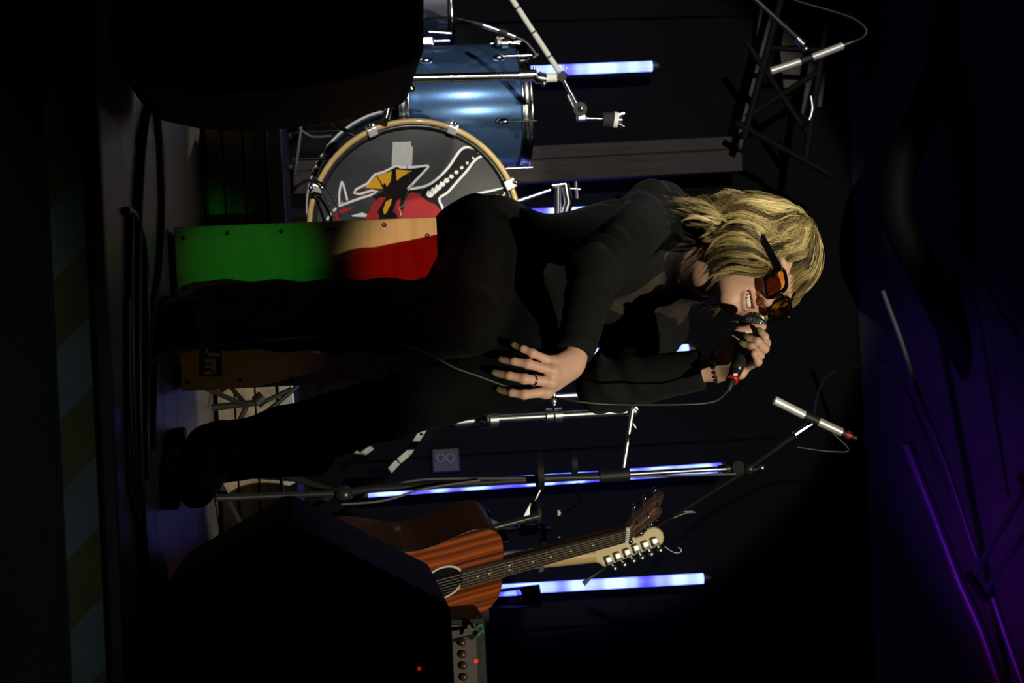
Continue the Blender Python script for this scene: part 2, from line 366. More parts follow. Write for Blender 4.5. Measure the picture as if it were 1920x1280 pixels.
mr = thing('stage_monitor', 'black wedge monitor with slanted faces at the stage edge before the guitars', 'speaker', Vector((0.62, 2.7, 0)))
prof = [(282, 1138), (310, 1105), (520, 978), (545, 980), (838, 1130), (846, 1142), (862, 1480), (300, 1480)]
prof3 = [Vector((p.x, 2.48, max(p.z, 0.003))) for p in pp(prof, 2.48)]
MB().prism(prof3, (0, 0.46, 0)).build('cabinet', M['speaker'], mr, bevel=0.008)
MB().prism([p + Vector((0, -0.005, 0)) for p in pp([(380, 1120), (530, 1030), (770, 1150), (770, 1300), (400, 1300)], 2.48)], (0, 0.004, 0)).build('side_plate', M['grille'], mr)
MB().ball(P(786, 1253, 2.474), 0.003, 8).build('indicator', mat('red_indicator', (0.3, 0.01, 0.01), 0.4, emit=(1, 0.05, 0.03), estr=0.25), mr)
# ------------------------------------------------------------------ cables on the stage floor
cabs = [([(283, 172), (262, 240), (250, 380), (246, 560), (248, 760), (254, 980), (268, 1130)], 0.0075, 'thick black cable looping along the very front of the stage'),
        ([(283, 172), (294, 280), (297, 400), (290, 520), (276, 600), (266, 760), (268, 900)], 0.006, 'black cable curving back from the loop beside the cajon'),
        ([(236, 395), (234, 480), (236, 700), (246, 960)], 0.0065, 'black cable lying parallel to the stage edge at the foot of the cajon'),
        ([(228, 395), (244, 405), (262, 470), (268, 620), (262, 800), (250, 960)], 0.006, 'black cable bowing towards the cajon from a short hairpin'),
        ([(302, 470), (290, 540), (284, 700), (280, 840)], 0.005, 'thin black cable passing just under the singer boots'),
        ([(231, 560), (233, 790), (240, 930)], 0.0055, 'black cable lying nearest to the warning tape')]
for pts, r, lab in cabs:
    o = MB().tube(smooth_path([Fl(a, b, 0.0) + Vector((0, 0, r)) for a, b in pts], 8), r, 8).build('floor_cable', M['cable']); tag(o, lab, 'cable', 'cables on the stage floor')

# ------------------------------------------------------------------ cajon
CJ_Y = 3.2
xl = (P(330, 427, CJ_Y).x + P(818, 405, CJ_Y).x) / 2; xr = P(342, 733, CJ_Y).x; ct = P(818, 405, CJ_Y).z
cj = thing('cajon', 'plywood box drum under the seated singer, its front lit green and red', 'cajon', Vector(((xl + xr) / 2, CJ_Y + 0.15, 0)))
MB().box(((xl + xr) / 2, CJ_Y + 0.157, (ct + 0.012) / 2), (xr - xl, 0.30, ct - 0.012), bev=0.004).build('body', M['cajon_side'], cj)
fp = MB().box(((xl + xr) / 2, CJ_Y + 0.003, (ct + 0.012) / 2), (xr - xl, 0.006, ct - 0.012), bev=0.0025).build('front_plate', M['cajon'], cj)
for a, b in ((343, 446), (426, 437), (527, 434), (627, 429), (721, 422), (802, 442), (808, 519), (734, 699), (640, 704), (545, 708), (450, 712), (352, 716), (812, 600), (812, 668), (346, 540), (348, 630)):
    q = P(a, b, CJ_Y - 0.001); s = MB().lathe(q, (0, -1, 0), [(0, 0.0042), (0.0012, 0.0040), (0.0016, 0.0025), (0.0006, 0.0018), (0.0006, 0.0001)], 14).build('screw', M['screw'], fp)
for sx in (xl + 0.03, xr - 0.03):
    for yy in (CJ_Y + 0.03, CJ_Y + 0.27): MB().lathe((sx, yy, 0), (0, 0, 1), [(0, 0.001), (0, 0.014), (0.012, 0.016)], 14).build('foot', M['rubber'], cj)
stk = MB().prism(pp([(372, 638), (372, 706), (416, 706), (416, 638)], CJ_Y - 0.0006), (0, 0.0005, 0)).build('sticker', M['sticker'], fp)
def flat(rects, Y, m, parent, name):
    mb = MB()
    for (a0, b0, a1, b1) in rects: mb.prism(pp([(a0, b0), (a0, b1), (a1, b1), (a1, b0)], Y), (0, 0.0004, 0))
    return mb.build(name, m, parent)
flat([(396, 672, 404, 700), (384, 672, 397, 679), (384, 684, 397, 690), (384, 695, 402, 702)], CJ_Y - 0.0012, M['sticker_print'], fp, 'sticker_letter')
flat([(387, 661, 412, 668), (385, 652, 391, 666)], CJ_Y - 0.0012, M['sticker_print'], fp, 'sticker_letter')

# ------------------------------------------------------------------ bass drum
def hit(px, py, C, n):
    d = FWD + CX * ((px - 960) / FPX) + CY * ((640 - py) / FPX); return CAM + d * ((C - CAM).dot(n) / d.dot(n))
BC = P(778, 425, 4.6); BA = Vector((-0.2, 0.98, 0)).normalized(); BR = 0.284
BX = Vector((0, 0, 1)).cross(BA).normalized() * -1     # picture right
bd = thing('bass_drum', 'bass drum with maple hoop and a dragon painted on its smoked head', 'drum', Vector((BC.x, BC.y + 0.2, RISER_H)))
MB().lathe(BC, BA, [(0.03, BR - 0.016), (0.42, BR - 0.016), (0.42, BR - 0.022), (0.03, BR - 0.022)], 64, True).build('shell', M['blackshell'], bd)
for h0, nm in ((0.0, 'hoop'), (0.41, 'hoop')):
    MB().lathe(BC, BA, [(h0, BR - 0.013), (h0, BR - 0.003), (h0 + 0.004, BR), (h0 + 0.038, BR), (h0 + 0.038, BR - 0.013)], 72, True).build(nm, M['hoop'] if h0 == 0 else M['blackshell'], bd)
for h0 in (0.405, 0.432): MB().lathe(BC, BA, [(h0, BR - 0.002), (h0 + 0.002, BR + 0.0022), (h0 + 0.006, BR + 0.0022), (h0 + 0.008, BR - 0.002)], 72).build('hoop_stripe', M['felt_white'], bd)
MB().lathe(BC, BA, [(0.004, BR - 0.026), (0.004, BR - 0.013), (0.012, BR - 0.013), (0.012, BR - 0.026)], 72, True).build('head_rim', M['blackmetal'], bd)
hd = MB().lathe(BC, BA, [(0.013, BR - 0.020), (0.010, BR - 0.028), (0.010, 0.0005)], 72).build('drum_head', M['head_film'], bd)
MB().lathe(BC, BA, [(0.42, BR - 0.02), (0.418, 0.0005)], 64).build('batter_head', M['felt_white'], bd)
for k in range(8):
    a = math.radians(22 + 45 * k); e = BX * math.cos(a) + Vector((0, 0, 1)) * math.sin(a); t = -BX * math.sin(a) + Vector((0, 0, 1)) * math.cos(a)
    Rm = Matrix((t, BA, e)).transposed()
    cl = MB().box(BC + e * (BR - 0.002) + BA * 0.012, (0.026, 0.038, 0.020), Rm, 0.004).box(BC + e * (BR - 0.012) - BA * 0.006, (0.026, 0.010, 0.022), Rm, 0.003).build('claw', M['claw'], bd)
    MB().tube([BC + e * (BR + 0.008) - BA * 0.012, BC + e * (BR + 0.008) + BA * 0.10], 0.0035, 8).ball(BC + e * (BR + 0.008) - BA * 0.014, 0.007, 8).build('tension_rod', M['chrome'], bd)
    MB().box(BC + e * (BR - 0.008) + BA * 0.12, (0.02, 0.06, 0.018), Rm, 0.005).build('lug', M['chrome'], bd)
for sx in (-1, 1):
    e = (BX * sx * 0.85 - Vector((0, 0, 1)) * 0.52); s0 = BC + e * (BR - 0.01) + BA * 0.12
    s1 = Vector((s0.x + sx * 0.10, s0.y - 0.14, RISER_H + 0.006))
    MB().tube([s0, s1], 0.006, 8).ball(s1, 0.009, 8).build('spur', M['chrome'], bd)
def cr(x, y, lay): return hit(560 + x / 4.364, 200 + y / 4.364, BC + BA * (0.0095 - lay * 0.0005), BA)
def ribbon(mb, pts, w, lay):
    pts = [Vector((a, b)) for a, b in pts]; L, Rr = [], []
    for i, p in enumerate(pts):
        t1 = (p - pts[i - 1]).normalized() if i else None; t2 = (pts[i + 1] - p).normalized() if i < len(pts) - 1 else None
        t = ((t1 or t2) + (t2 or t1)); t = t.normalized() if t.length > 0.2 else (t1 or t2)
        nrm = Vector((-t.y, t.x)); L.append(p + nrm * w / 2); Rr.append(p - nrm * w / 2)
    for i in range(len(pts) - 1):
        q = [L[i], L[i + 1], Rr[i + 1], Rr[i]]; mb.prism([cr(v.x, v.y, lay) for v in q], BA * 0.0004)
def one(name, poly, lay, m, par, th=0.0004): return MB().prism([cr(a, b, lay) for a, b in poly], BA * th).build(name, M[m], par)
def sm2(pts, sub=4): return [(v.x, v.y) for v in smooth_path([(a, b, 0) for a, b in pts], sub)]
wing = [(232, 925), (275, 860), (330, 812), (480, 757), (590, 722), (645, 692), (600, 684), (500, 715), (452, 706), (470, 675), (560, 630), (622, 556), (700, 532), (798, 482), (840, 496), (930, 495), (1055, 481), (1062, 492), (970, 590), (892, 674)]
arm = [(892, 674), (960, 666), (1060, 640), (1150, 575), (1230, 490), (1290, 400), (1330, 350), (1380, 330), (1450, 345), (1542, 388), (1500, 402), (1440, 440), (1380, 520), (1300, 610), (1220, 700), (1150, 752), (1182, 838), (1190, 930)]
for path, wd in ((wing, 20), (sm2(arm, 3), 20), (sm2([(335, 800), (332, 720), (347, 626), (362, 626), (398, 765)], 2), 17), ([(1465, 710), (1600, 682), (1732, 648), (1635, 775)], 18)):
    w = MB(); ribbon(w, path, wd, 1); w.build('emblem_outline', M['print_white'], hd)
one('emblem_tooth', ((430, 890), (520, 865), (560, 880), (550, 902), (440, 898)), 2, 'print_white', hd)
for i in range(11):      # scales along the arm
    t = i / 10; a, b = 1075 + 400 * t - 25 * math.sin(t * 3.1), 712 - 335 * t + 25 * math.sin(t * 3.1); s = 33 * (1 - 0.75 * t)
    one('emblem_scale', [(a + u * s, b + v * s) for u, v in ((-1, 0.2), (-0.5, -0.9), (0.1, -0.5), (0.5, -1), (1, 0.2), (0.4, 0.9), (-0.4, 0.9))], 2, 'print_white', hd)
for poly in (((560, 640), (622, 560), (700, 536), (800, 488), (930, 505), (1045, 492), (885, 674), (1000, 672), (1005, 702), (900, 705), (860, 790), (840, 960), (650, 960), (640, 760), (600, 735), (700, 690)), ((1000, 690), (1060, 652), (1150, 590), (1240, 500), (1300, 410), (1340, 358), (1390, 342), (1500, 382), (1430, 430), (1370, 510), (1290, 600), (1205, 700), (1140, 742), (1170, 840), (1100, 960), (1000, 960)), ((1470, 720), (1720, 658), (1640, 770), (1560, 900), (1420, 900))):
    one('emblem_black', poly, 0.8, 'print_black', hd, 0.0003)
for poly in (((540, 665), (633, 567), (660, 610), (690, 672)), ((642, 565), (762, 527), (752, 610), (722, 655), (705, 620), (690, 640)), ((795, 513), (928, 523), (850, 568), (802, 605)), ((700, 884), (690, 842), (715, 775), (765, 750), (752, 800), (722, 860)), ((1505, 742), (1636, 717), (1600, 762)), ((345, 790), (355, 765), (365, 792))):
    one('emblem_yellow', poly, 2, 'print_yellow', hd)
for poly in (((655, 745), (715, 738), (680, 800), (645, 860), (660, 900), (640, 1000), (540, 960), (560, 880), (590, 850), (585, 820), (610, 800), (600, 780), (640, 770)), ((885, 735), (930, 698), (980, 718), (1050, 770), (1120, 800), (1165, 850), (1130, 960), (1000, 1050), (830, 1000), (800, 880), (770, 860), (800, 770), (835, 745), (825, 830), (850, 860), (870, 800)), ((270, 930), (300, 870), (340, 840), (475, 815), (410, 850), (345, 880), (340, 930))):
    one('emblem_red', poly, 2, 'print_red', hd)
MB().prism([cr(a, b, 0.7) for a, b in ((770, 290), (918, 285), (920, 325), (936, 329), (926, 490), (760, 495))], BA * 0.0003).build('paper_tape', M['papertape'], hd)
MB().tube([cr(888, 485, 3), cr(905, 590, 3), cr(925, 640, 3), cr(880, 720, 3), (cr(868, 790, 3)), cr(825, 830, 3), cr(840, 900, 3)], 0.0012, 5).build('crack', M['steel'], hd)
# tom holder on top of the bass drum
th = MB().tube([P(968, 378, 4.72), P(1032, 356, 4.72)], 0.006, 8).tube([P(985, 406, 4.72), P(1046, 405, 4.72)], 0.0075, 10).build('holder_rod', M['chrome'], bd)
MB().tube([P(1035, 348, 4.7), P(1060, 345, 4.7)], 0.008, 10).tube([P(1046, 352, 4.7), P(1046, 412, 4.7)], 0.010, 12).tube([P(1060, 345, 4.7), P(1066, 380, 4.7), P(1056, 412, 4.7)], [0.012, 0.014, 0.012], 12).build('holder_bracket', M['chrome'], bd)
MB().tube([P(1080, 340, 4.7), P(1083, 372, 4.7)], 0.0055, 8).tube([P(1066, 353, 4.7), P(1088, 355, 4.7)], 0.005, 8).build('wing_bolt', M['chrome'], bd)

# ------------------------------------------------------------------ floor tom
TT, TB_ = P(985, 195, 4.98), P(742, 205, 4.98); TA = (TT - TB_).normalized(); TL = (TT - TB_).length; TR = 0.176
ft = thing('floor_tom', 'blue metallic floor tom with chrome hoop beside the bass drum', 'drum', Vector((TB_.x, TB_.y, RISER_H)))
MB().lathe(TB_, TA, [(0.004, TR - 0.008), (0.004, TR - 0.002), (TL - 0.01, TR - 0.002), (TL - 0.01, TR - 0.008)], 64, True).build('shell', M['blueshell'], ft)
for h in (0.0, TL - 0.03):
    MB().lathe(TB_, TA, [(h, TR + 0.001), (h, TR + 0.006), (h + 0.004, TR + 0.003), (h + 0.024, TR + 0.003), (h + 0.03, TR + 0.008), (h + 0.03, TR + 0.001)], 64, True).build('hoop', M['chrome'], ft)
MB().lathe(TB_, TA, [(TL - 0.006, TR), (TL - 0.004, 0.0005)], 48).build('drum_head', M['felt_white'], ft)
MB().lathe(TB_, TA, [(0.012, TR), (0.011, 0.0005)], 48).build('bottom_head', M['head_film'], ft)
e1 = Vector((1, 0, 0)); e1 = (e1 - TA * e1.dot(TA)).normalized(); e2 = TA.cross(e1)
for k in range(6):
    a = math.radians(-128 + 60 * k); e = e1 * math.cos(a) + e2 * math.sin(a)
    for hb, hr in ((TL - 0.085, TL - 0.03), (0.085, 0.03)):
        MB().ball(TB_ + TA * hb + e * (TR + 0.006), (0.011, 0.011, 0.020), 12, Matrix((e1, e2, TA)).transposed()).build('lug', M['chrome'], ft)
        MB().tube([TB_ + TA * hb + e * (TR + 0.012), TB_ + TA * (hr + (0.038 if hr > 0.1 else -0.034)) + e * (TR + 0.012)], 0.003, 8).build('tension_rod', M['chrome'], ft)
for k in range(3):
    a = math.radians(-160 + 120 * k); e = e1 * math.cos(a) + e2 * math.sin(a); q = TB_ + e * (TR + 0.015)
    lg = MB().tube([q + TA * 0.16, Vector((q.x, q.y, RISER_H + 0.03)), Vector((q.x + e.x * 0.03, q.y + e.y * 0.03, RISER_H + 0.012))], 0.005, 8).build('leg', M['chrome'], ft)
    MB().ball((q.x + e.x * 0.03, q.y + e.y * 0.03, RISER_H + 0.012), 0.011, 10).build('rubber_foot', M['rubber'], lg)
    MB().box(q + TA * 0.09, (0.026, 0.026, 0.05), bev=0.006).build('leg_bracket', M['chrome'], ft)
# clip microphone on the tom
cm = thing('clip_microphone', 'small pencil microphone clipped to the floor tom rim', 'microphone', P(945, 75, 4.9))
MB().tube([P(905, 47, 4.85), P(925, 54, 4.85)], 0.0085, 10).tube([P(925, 54, 4.85), P(966, 69, 4.85)], 0.0075, 10).build('body', M['steel'], cm)
MB().tube([P(884, 41, 4.85), P(905, 47, 4.85)], [0.005, 0.0085], 10).build('plug', M['rubber'], cm)
MB().tube([P(935, 57, 4.848), P(952, 63, 4.848)], 0.0095, 10).build('grip', M['rubber'], cm)
MB().box(P(938, 78, 4.87), (0.03, 0.03, 0.03), bev=0.006).tube([P(930, 72, 4.87), P(950, 82, 4.87)], 0.016, 12).build('clamp', M['blackmetal'], cm)
MB().tube([P(940, 82, 4.86), P(952, 82, 4.86)], 0.015, 14).tube([P(955, 80, 4.86), P(975, 82, 4.86)], 0.004, 8).build('clamp_screw', M['chrome'], cm)
MB().tube(smooth_path([P(966, 69, 4.85), P(985, 78, 4.85), P(998, 92, 4.85), P(1006, 103, 4.85)], 5), 0.003, 6).tube([P(1000, 108, 4.85), P(1009, 101, 4.85)], 0.004, 6).build('gooseneck', M['greycable'], cm)
MB().tube(smooth_path([P(884, 41, 4.85), P(850, 34, 4.85), P(800, 35, 4.9), P(740, 60, 5.0)], 5), 0.003, 6).build('cable', M['cable'], cm)
# short rail and snare edge behind
sn = thing('snare_drum', 'chrome rimmed drum mostly hidden behind the speaker and floor tom', 'drum', Vector((P(800, 60, 5.35).x, 5.35, RISER_H)))
MB().lathe(P(760, 20, 5.45), TA, [(0, 0.17), (0.13, 0.17)], 40).build('shell', M['blackshell'], sn)
for h in (0.0, 0.12): MB().lathe(P(760, 20, 5.45), TA, [(h, 0.168), (h, 0.178), (h + 0.02, 0.178), (h + 0.02, 0.168)], 40, True).build('hoop', M['chrome'], sn)
MB().tube([P(804, 60, 5.2), P(846, 63, 5.2)], 0.006, 8).build('rail', M['chrome'], sn)
MB().lathe(P(760, 20, 5.45), TA, [(0.125, 0.17), (0.125, 0.0005)], 40).build('drum_head', M['felt_white'], sn)
for k in range(3):
    a = 2.1 * k + 0.4; q = P(760, 20, 5.45)
    MB().tube([q, Vector((q.x, q.y, RISER_H + 0.2)), Vector((q.x + 0.2 * math.cos(a), q.y + 0.2 * math.sin(a), RISER_H + 0.01))], 0.008, 8).build('stand_leg', M['chrome'], sn)

# ------------------------------------------------------------------ cymbal boom stand in front of the tom
cs = thing('cymbal_stand', 'chrome cymbal boom stand in front of the blue floor tom', 'stand', Vector((P(560, 165, 4.5).x, 4.5, RISER_H)))
YS = 4.5
def tb(name, pts, r, m, parent, Y=YS, n=12): return MB().tube([P(a, b, Y) for a, b in pts], r, n).build(name, M[m], parent)
tb('lower_tube', [(556, 168), (620, 159), (755, 147)], 0.0135, 'chrome', cs)
tb('upper_tube', [(755, 147), (975, 142)], 0.0115, 'chrome', cs)
tb('collar', [(744, 148), (764, 147)], 0.017, 'chrome', cs)
cb2 = MB().box(P(756, 132, YS), (0.022, 0.02, 0.03), bev=0.004).tube([P(746, 160, 4.47), P(775, 165, 4.47)], 0.009, 10).ball(P(770, 165, 4.47), 0.013, 12).build('clamp', M['chrome'], cs)
tb('memory_lock', [(973, 142), (1004, 141)], 0.0155, 'chrome', cs)
tb('tube_end', [(1004, 141), (1008, 146), (1024, 147)], [0.0175, 0.0175, 0.013], 'chrome', cs)
MB().tube([P(1001, 125, YS), P(1006, 142, YS)], 0.004, 8).ball(P(1020, 157, 4.48), 0.007, 10).build('wing_screw', M['chrome'], cs)
tb('sleeve', [(1023, 146), (1044, 145)], 0.0115, 'felt_white', cs)
MB().ball(P(1054, 143, YS), 0.0145, 14).tube([P(1054, 143, YS - 0.02), P(1054, 143, YS + 0.02)], 0.012, 14).tube([P(1060, 133, YS - 0.01), P(1063, 126, YS - 0.01)], 0.003, 6).build('tilter', M['chrome'], cs)
A, B = P(1052, 140, YS), P(935, -40, YS - 0.1)
bo = MB().tube([A, B], 0.0055, 10).build('boom_arm', M['blackmetal'], cs)
tt = [0.02, 0.19, 0.205, 0.445, 0.46, 0.70, 0.715, 0.98]
for i in range(0, 8, 2): MB().tube([lerp(A, B, tt[i]), lerp(A, B, tt[i + 1])], 0.0075, 10).build('tape_wrap', M['papertape'], bo)
tb('lower_arm', [(1058, 152), (1084, 200)], 0.0065, 'chrome', cs)
tb('lower_arm', [(1064, 178), (1076, 202)], 0.004, 'chrome', cs)
MB().tube([P(1088, 204, YS - 0.02), P(1088, 204, YS + 0.015)], 0.018, 18).ball(P(1090, 203, YS - 0.025), 0.008, 10).build('tilter', M['chrome'], cs)
MB().box(P(1090, 220, YS), (0.018, 0.02, 0.025), bev=0.004).tube([P(1082, 222, YS), P(1100, 222, YS)], 0.007, 10).build('tilter_foot', M['chrome'], cs)
tb('cymbal_rod', [(1098, 222), (1134, 223)], 0.0035, 'chrome', cs)
tb('black_felt', [(1130, 224), (1150, 224)], [0.018, 0.02], 'felt_black', cs, n=18)
tb('white_felt', [(1150, 224), (1158, 225)], 0.021, 'felt_white', cs, n=18)
MB().tube([P(1160, 215, YS), P(1170, 212, YS)], 0.008, 8).tube([P(1160, 232, YS), P(1170, 238, YS)], 0.007, 8).tube([P(1158, 225, YS), P(1166, 225, YS)], 0.008, 8).build('wing_nut', M['chrome'], cs)
for pts, nm in (([(568, 165), (610, 172), (722, 205)], 'leg'), ([(735, 178), (728, 205), (724, 222)], 'leg_joint'), ([(620, 160), (548, 120)], 'leg')):
    tb(nm, pts, 0.0075 if nm == 'leg' else 0.010, 'chrome', cs)
MB().tube([P(606, 173, YS - 0.01), P(622, 175, YS - 0.01)], 0.011, 10).tube([P(621, 160, YS - 0.01), P(620, 172, YS - 0.01)], 0.0035, 6).build('leg_clamp', M['chrome'], cs)
MB().tube([P(556, 168, YS), Vector((P(556, 168, YS).x, 4.52, RISER_H + 0.004))], 0.010, 10).tube([P(560, 168, YS), Vector((P(560, 168, YS).x - 0.18, 4.75, RISER_H + 0.008))], 0.007, 8).build('base', M['chrome'], cs)
# pedal and cables under the bass drum edge
pd = thing('drum_cable', 'dark cables drooping from the riser edge to the bass drum', 'cable', P(560, 230, 4.4))
MB().tube(smooth_path([P(573, 166, 4.42), P(568, 210, 4.42), P(562, 260, 4.42), P(553, 330, 4.4)], 6), 0.004, 6).build('strand', M['greycable'], pd)
MB().tube(smooth_path([P(560, 240, 4.44), P(585, 256, 4.44), P(620, 255, 4.5)], 6), 0.0035, 6).build('strand', M['greycable'], pd)
MB().tube(smooth_path([P(552, 356, 4.4), P(575, 338, 4.45), P(605, 345, 4.5), P(628, 375, 4.5), P(640, 415, 4.5)], 6), 0.0035, 6).build('strand', M['cable'], pd)
MB().tube(smooth_path([P(552, 350, 4.4), P(580, 340, 4.45), P(600, 350, 4.5), P(618, 385, 4.5), P(630, 420, 4.5)], 6), 0.0030, 6).build('strand', M['cable'], pd)

# ------------------------------------------------------------------ chrome hardware right of the singer
hh = thing('hi_hat_stand', 'chrome hi hat stand with flat folding legs right of the singer', 'stand', Vector((P(640, 880, 4.55).x, 4.55, RISER_H)))
YH = 4.55
tb('tube', [(786, 798), (905, 786)], 0.0125, 'satin', hh, YH); tb('tube', [(905, 786), (1180, 771)], 0.0095, 'satin', hh, YH)
for a in ((902, 934, 786, 0.0205), (1024, 1054, 778, 0.018)):
    MB().tube([P(a[0], a[2] + 1, YH), P((a[0] + a[1]) / 2 - 3, a[2], YH)], a[3], 16).tube([P((a[0] + a[1]) / 2 + 1, a[2], YH), P(a[1], a[2] - 1, YH)], a[3], 16).tube([P((a[0] + a[1]) / 2, a[2] - 18, YH), P((a[0] + a[1]) / 2, a[2] - 40, YH)], 0.0055, 8).ball(P((a[0] + a[1]) / 2, a[2] - 26, YH - 0.01), 0.008, 10).build('clamp', M['satin'], hh)
tb('side_tube', [(880, 752), (1112, 739)], 0.0075, 'satin', hh, YH + 0.05)
MB().ball(P(1188, 770, YH), 0.014, 12).tube([P(1180, 771, YH), P(1194, 765, YH)], 0.011, 10).tube([P(1176, 778, YH), P(1192, 802, YH)], 0.004, 8).build('joint', M['satin'], hh)
tb('side_arm', [(1186, 768), (1166, 895)], 0.0065, 'satin', hh, YH - 0.02)
def bar(pts, Y, w, m, name, parent):
    mb = MB()
    for (a, b) in zip(pts[:-1], pts[1:]):
        A, B = P(*a, Y), P(*b, Y); d = (B - A).normalized(); s = Vector((0, 1, 0)).cross(d).normalized() * w / 2
        mb.prism([A + s, B + s, B - s, A - s], (0, 0.004, 0))
    return mb.build(name, M[m], parent)
lg = bar([(797, 800), (790, 812), (765, 850), (748, 864)], YH, 0.016, 'steel', 'leg', hh)
for a in ((791, 814), (717, 896)): MB().ball(P(*a, YH - 0.004), 0.004, 8).build('rivet', M['blackmetal'], lg)
bar([(746, 866), (708, 906)], YH, 0.016, 'steel', 'leg', hh); bar([(702, 903), (688, 916), (640, 962)], YH, 0.016, 'steel', 'leg', hh)
bar([(664, 850), (690, 866)], YH + 0.03, 0.020, 'alu', 'brace', hh); bar([(694, 878), (716, 893)], YH + 0.03, 0.020, 'alu', 'brace', hh)
bar([(698, 838), (640, 880)], YH + 0.06, 0.014, 'steel', 'leg', hh)
MB().tube([P(640, 962, YH), Vector((P(640, 962, YH).x + 0.02, YH, RISER_H + 0.006))], 0.006, 8).tube([P(797, 800, YH), Vector((P(700, 812, YH).x, YH, RISER_H + 0.004))], 0.009, 10).build('foot', M['rubber'], hh)

# microphone boom stand, right
ms = thing('boom_stand', 'tall black boom stand holding a pencil microphone over the guitars', 'stand', Vector((P(636, 930, 4.15).x, 4.15, 0)))
YM = 4.15
tb('pole', [(636, 924), (700, 916), (1150, 890)], 0.0095, 'blackmetal', ms, YM); tb('upper_pole', [(1150, 890), (1345, 879)], 0.0065, 'steel', ms, YM)
tb('height_clutch', [(1124, 892), (1180, 888)], 0.016, 'rubber', ms, YM, 16)
tb('pole_end', [(1345, 879), (1362, 878)], 0.009, 'chrome', ms, YM)
MB().tube([P(1385, 876, YM - 0.02), P(1385, 876, YM + 0.02)], 0.016, 16).tube([P(1360, 878, YM), P(1385, 876, YM)], 0.011, 10).build('swivel', M['blackmetal'], ms)
MB().ball(P(1428, 876, YM - 0.03), 0.0085, 12).tube([P(1400, 884, YM - 0.02), P(1428, 876, YM - 0.03)], 0.004, 6).build('knob', M['steel'], ms)
MB().tube([P(1232, 986, YM + 0.22), P(1395, 884, YM + 0.03), P(1512, 800, YM - 0.02)], 0.0052, 10).build('boom', M['blackmetal'], ms)
tb('boom_end', [(1490, 815), (1524, 792)], 0.0085, 'chrome', ms, YM - 0.02)
MB().ball(P(1405, 878, YM - 0.02), 0.014, 10).build('boom_clutch', M['blackmetal'], ms)
MB().tube(smooth_path([P(1530, 786, YM - 0.02), P(1590, 840, YM - 0.02), P(1560, 846, YM - 0.02), P(1495, 838, YM - 0.02)], 6), 0.003, 6).build('cable', M['cable'], ms)
b0 = P(636, 924, YM)
for k, a in enumerate((0.4, 2.5, 4.6)):
    MB().tube([b0 + Vector((0, 0, 0.0)), Vector((b0.x + 0.13 * math.cos(a), b0.y + 0.13 * math.sin(a), 0.012))], 0.008, 8).build('leg', M['blackmetal'], ms)
MB().ball(P(645, 926, YM - 0.012), 0.022, 14).build('hub', M['blackmetal'], ms)
for a, b in (((1005, 885), (1016, 884)), ((1070, 867), (1080, 866))):
    MB().tube([P(*a, YM - 0.03), P(*b, YM - 0.03)], [0.043, 0.045] if a[0] < 1050 else [0.026, 0.028], 24).build('disc', M['rubber'], ms)
MB().tube(smooth_path([P(730, 912, YM + 0.01), P(800, 898, YM), P(1000, 896, YM - 0.01), P(1200, 893, YM - 0.01), P(1380, 888, YM - 0.01)], 5), 0.003, 6).build('cable', M['greycable'], ms)
MB().tube(smooth_path([P(640, 945, 4.1), P(720, 938, 4.1), P(800, 915, 4.12), P(900, 900, 4.13)], 5), 0.003, 6).build('cable', M['greycable'], ms)
pm = thing('pencil_microphone', 'silver pencil microphone on the boom end above the guitars', 'microphone', P(1520, 790, YM - 0.05))
def pencil(root, A, B, C, D, rr=0.0105):
    MB().tube([A, lerp(A, B, 0.25)], rr * 1.02, 14).tube([lerp(A, B, 0.26), B], rr, 14).build('capsule', mat('satin_nickel', (0.72, 0.69, 0.66), 0.35, 0.55), root)
    MB().tube([B, C], rr * 0.98, 14).build('clip', M['rubber'], root)
    MB().tube([C, D], rr, 14).build('body', mat('satin_nickel', (0.72, 0.69, 0.66), 0.35, 0.55), root)
pencil(pm, P(1452, 750, YM - 0.05), P(1508, 778, YM - 0.05), P(1535, 790, YM - 0.05), P(1578, 810, YM - 0.05))
MB().tube([P(1578, 810, YM - 0.05), P(1606, 822, YM - 0.05)], [0.010, 0.006], 12).build('plug', M['rubber'], pm)
MB().tube([P(1586, 813, YM - 0.05), P(1594, 817, YM - 0.05)], 0.0102, 12).build('plug_ring', mat('red_ring', (0.25, 0.01, 0.01), 0.4), pm)
MB().tube(smooth_path([P(1525, 787, YM), P(1533, 740, YM + 0.1), P(1552, 704, YM + 0.3), P(1590, 688, YM + 0.6), P(1650, 686, YM + 0.9), P(1690, 715, YM + 1.1), P(1730, 800, YM + 1.3), P(1790, 960, YM + 1.4)], 6), 0.0032, 6).build('cable', M['cable'], pm)
# overhead microphone, left
oh = thing('overhead_microphone', 'silver pencil microphone hanging over the drums below the truss', 'microphone', P(1520, 105, 4.7))
pencil(oh, P(1445, 134, 4.65), P(1500, 116, 4.65), P(1523, 108, 4.65), P(1580, 86, 4.65))
MB().tube([P(1580, 86, 4.65), P(1600, 78, 4.65)], [0.0065, 0.004], 10).build('plug', M['steel'], oh)
MB().tube(smooth_path([P(1600, 78, 4.65), P(1618, 70, 4.65), P(1624, 55, 4.65), P(1600, 35, 4.65), P(1550, 18, 4.65), P(1490, 0, 4.65), P(1440, -30, 4.65)], 6), 0.0035, 6).build('cable', M['cable'], oh)
ob = thing('overhead_boom', 'black boom arm reaching in from the left to the overhead microphone', 'boom arm', P(1500, 75, 4.7))
MB().tube([P(1395, -20, 4.7), P(1500, 76, 4.7)], 0.0075, 10).build('arm', M['blackmetal'], ob)
MB().tube([P(1494, 72, 4.7), P(1506, 84, 4.7)], 0.012, 12).ball(P(1511, 92, 4.68), 0.010, 10).build('clip_joint', M['steel'], ob)

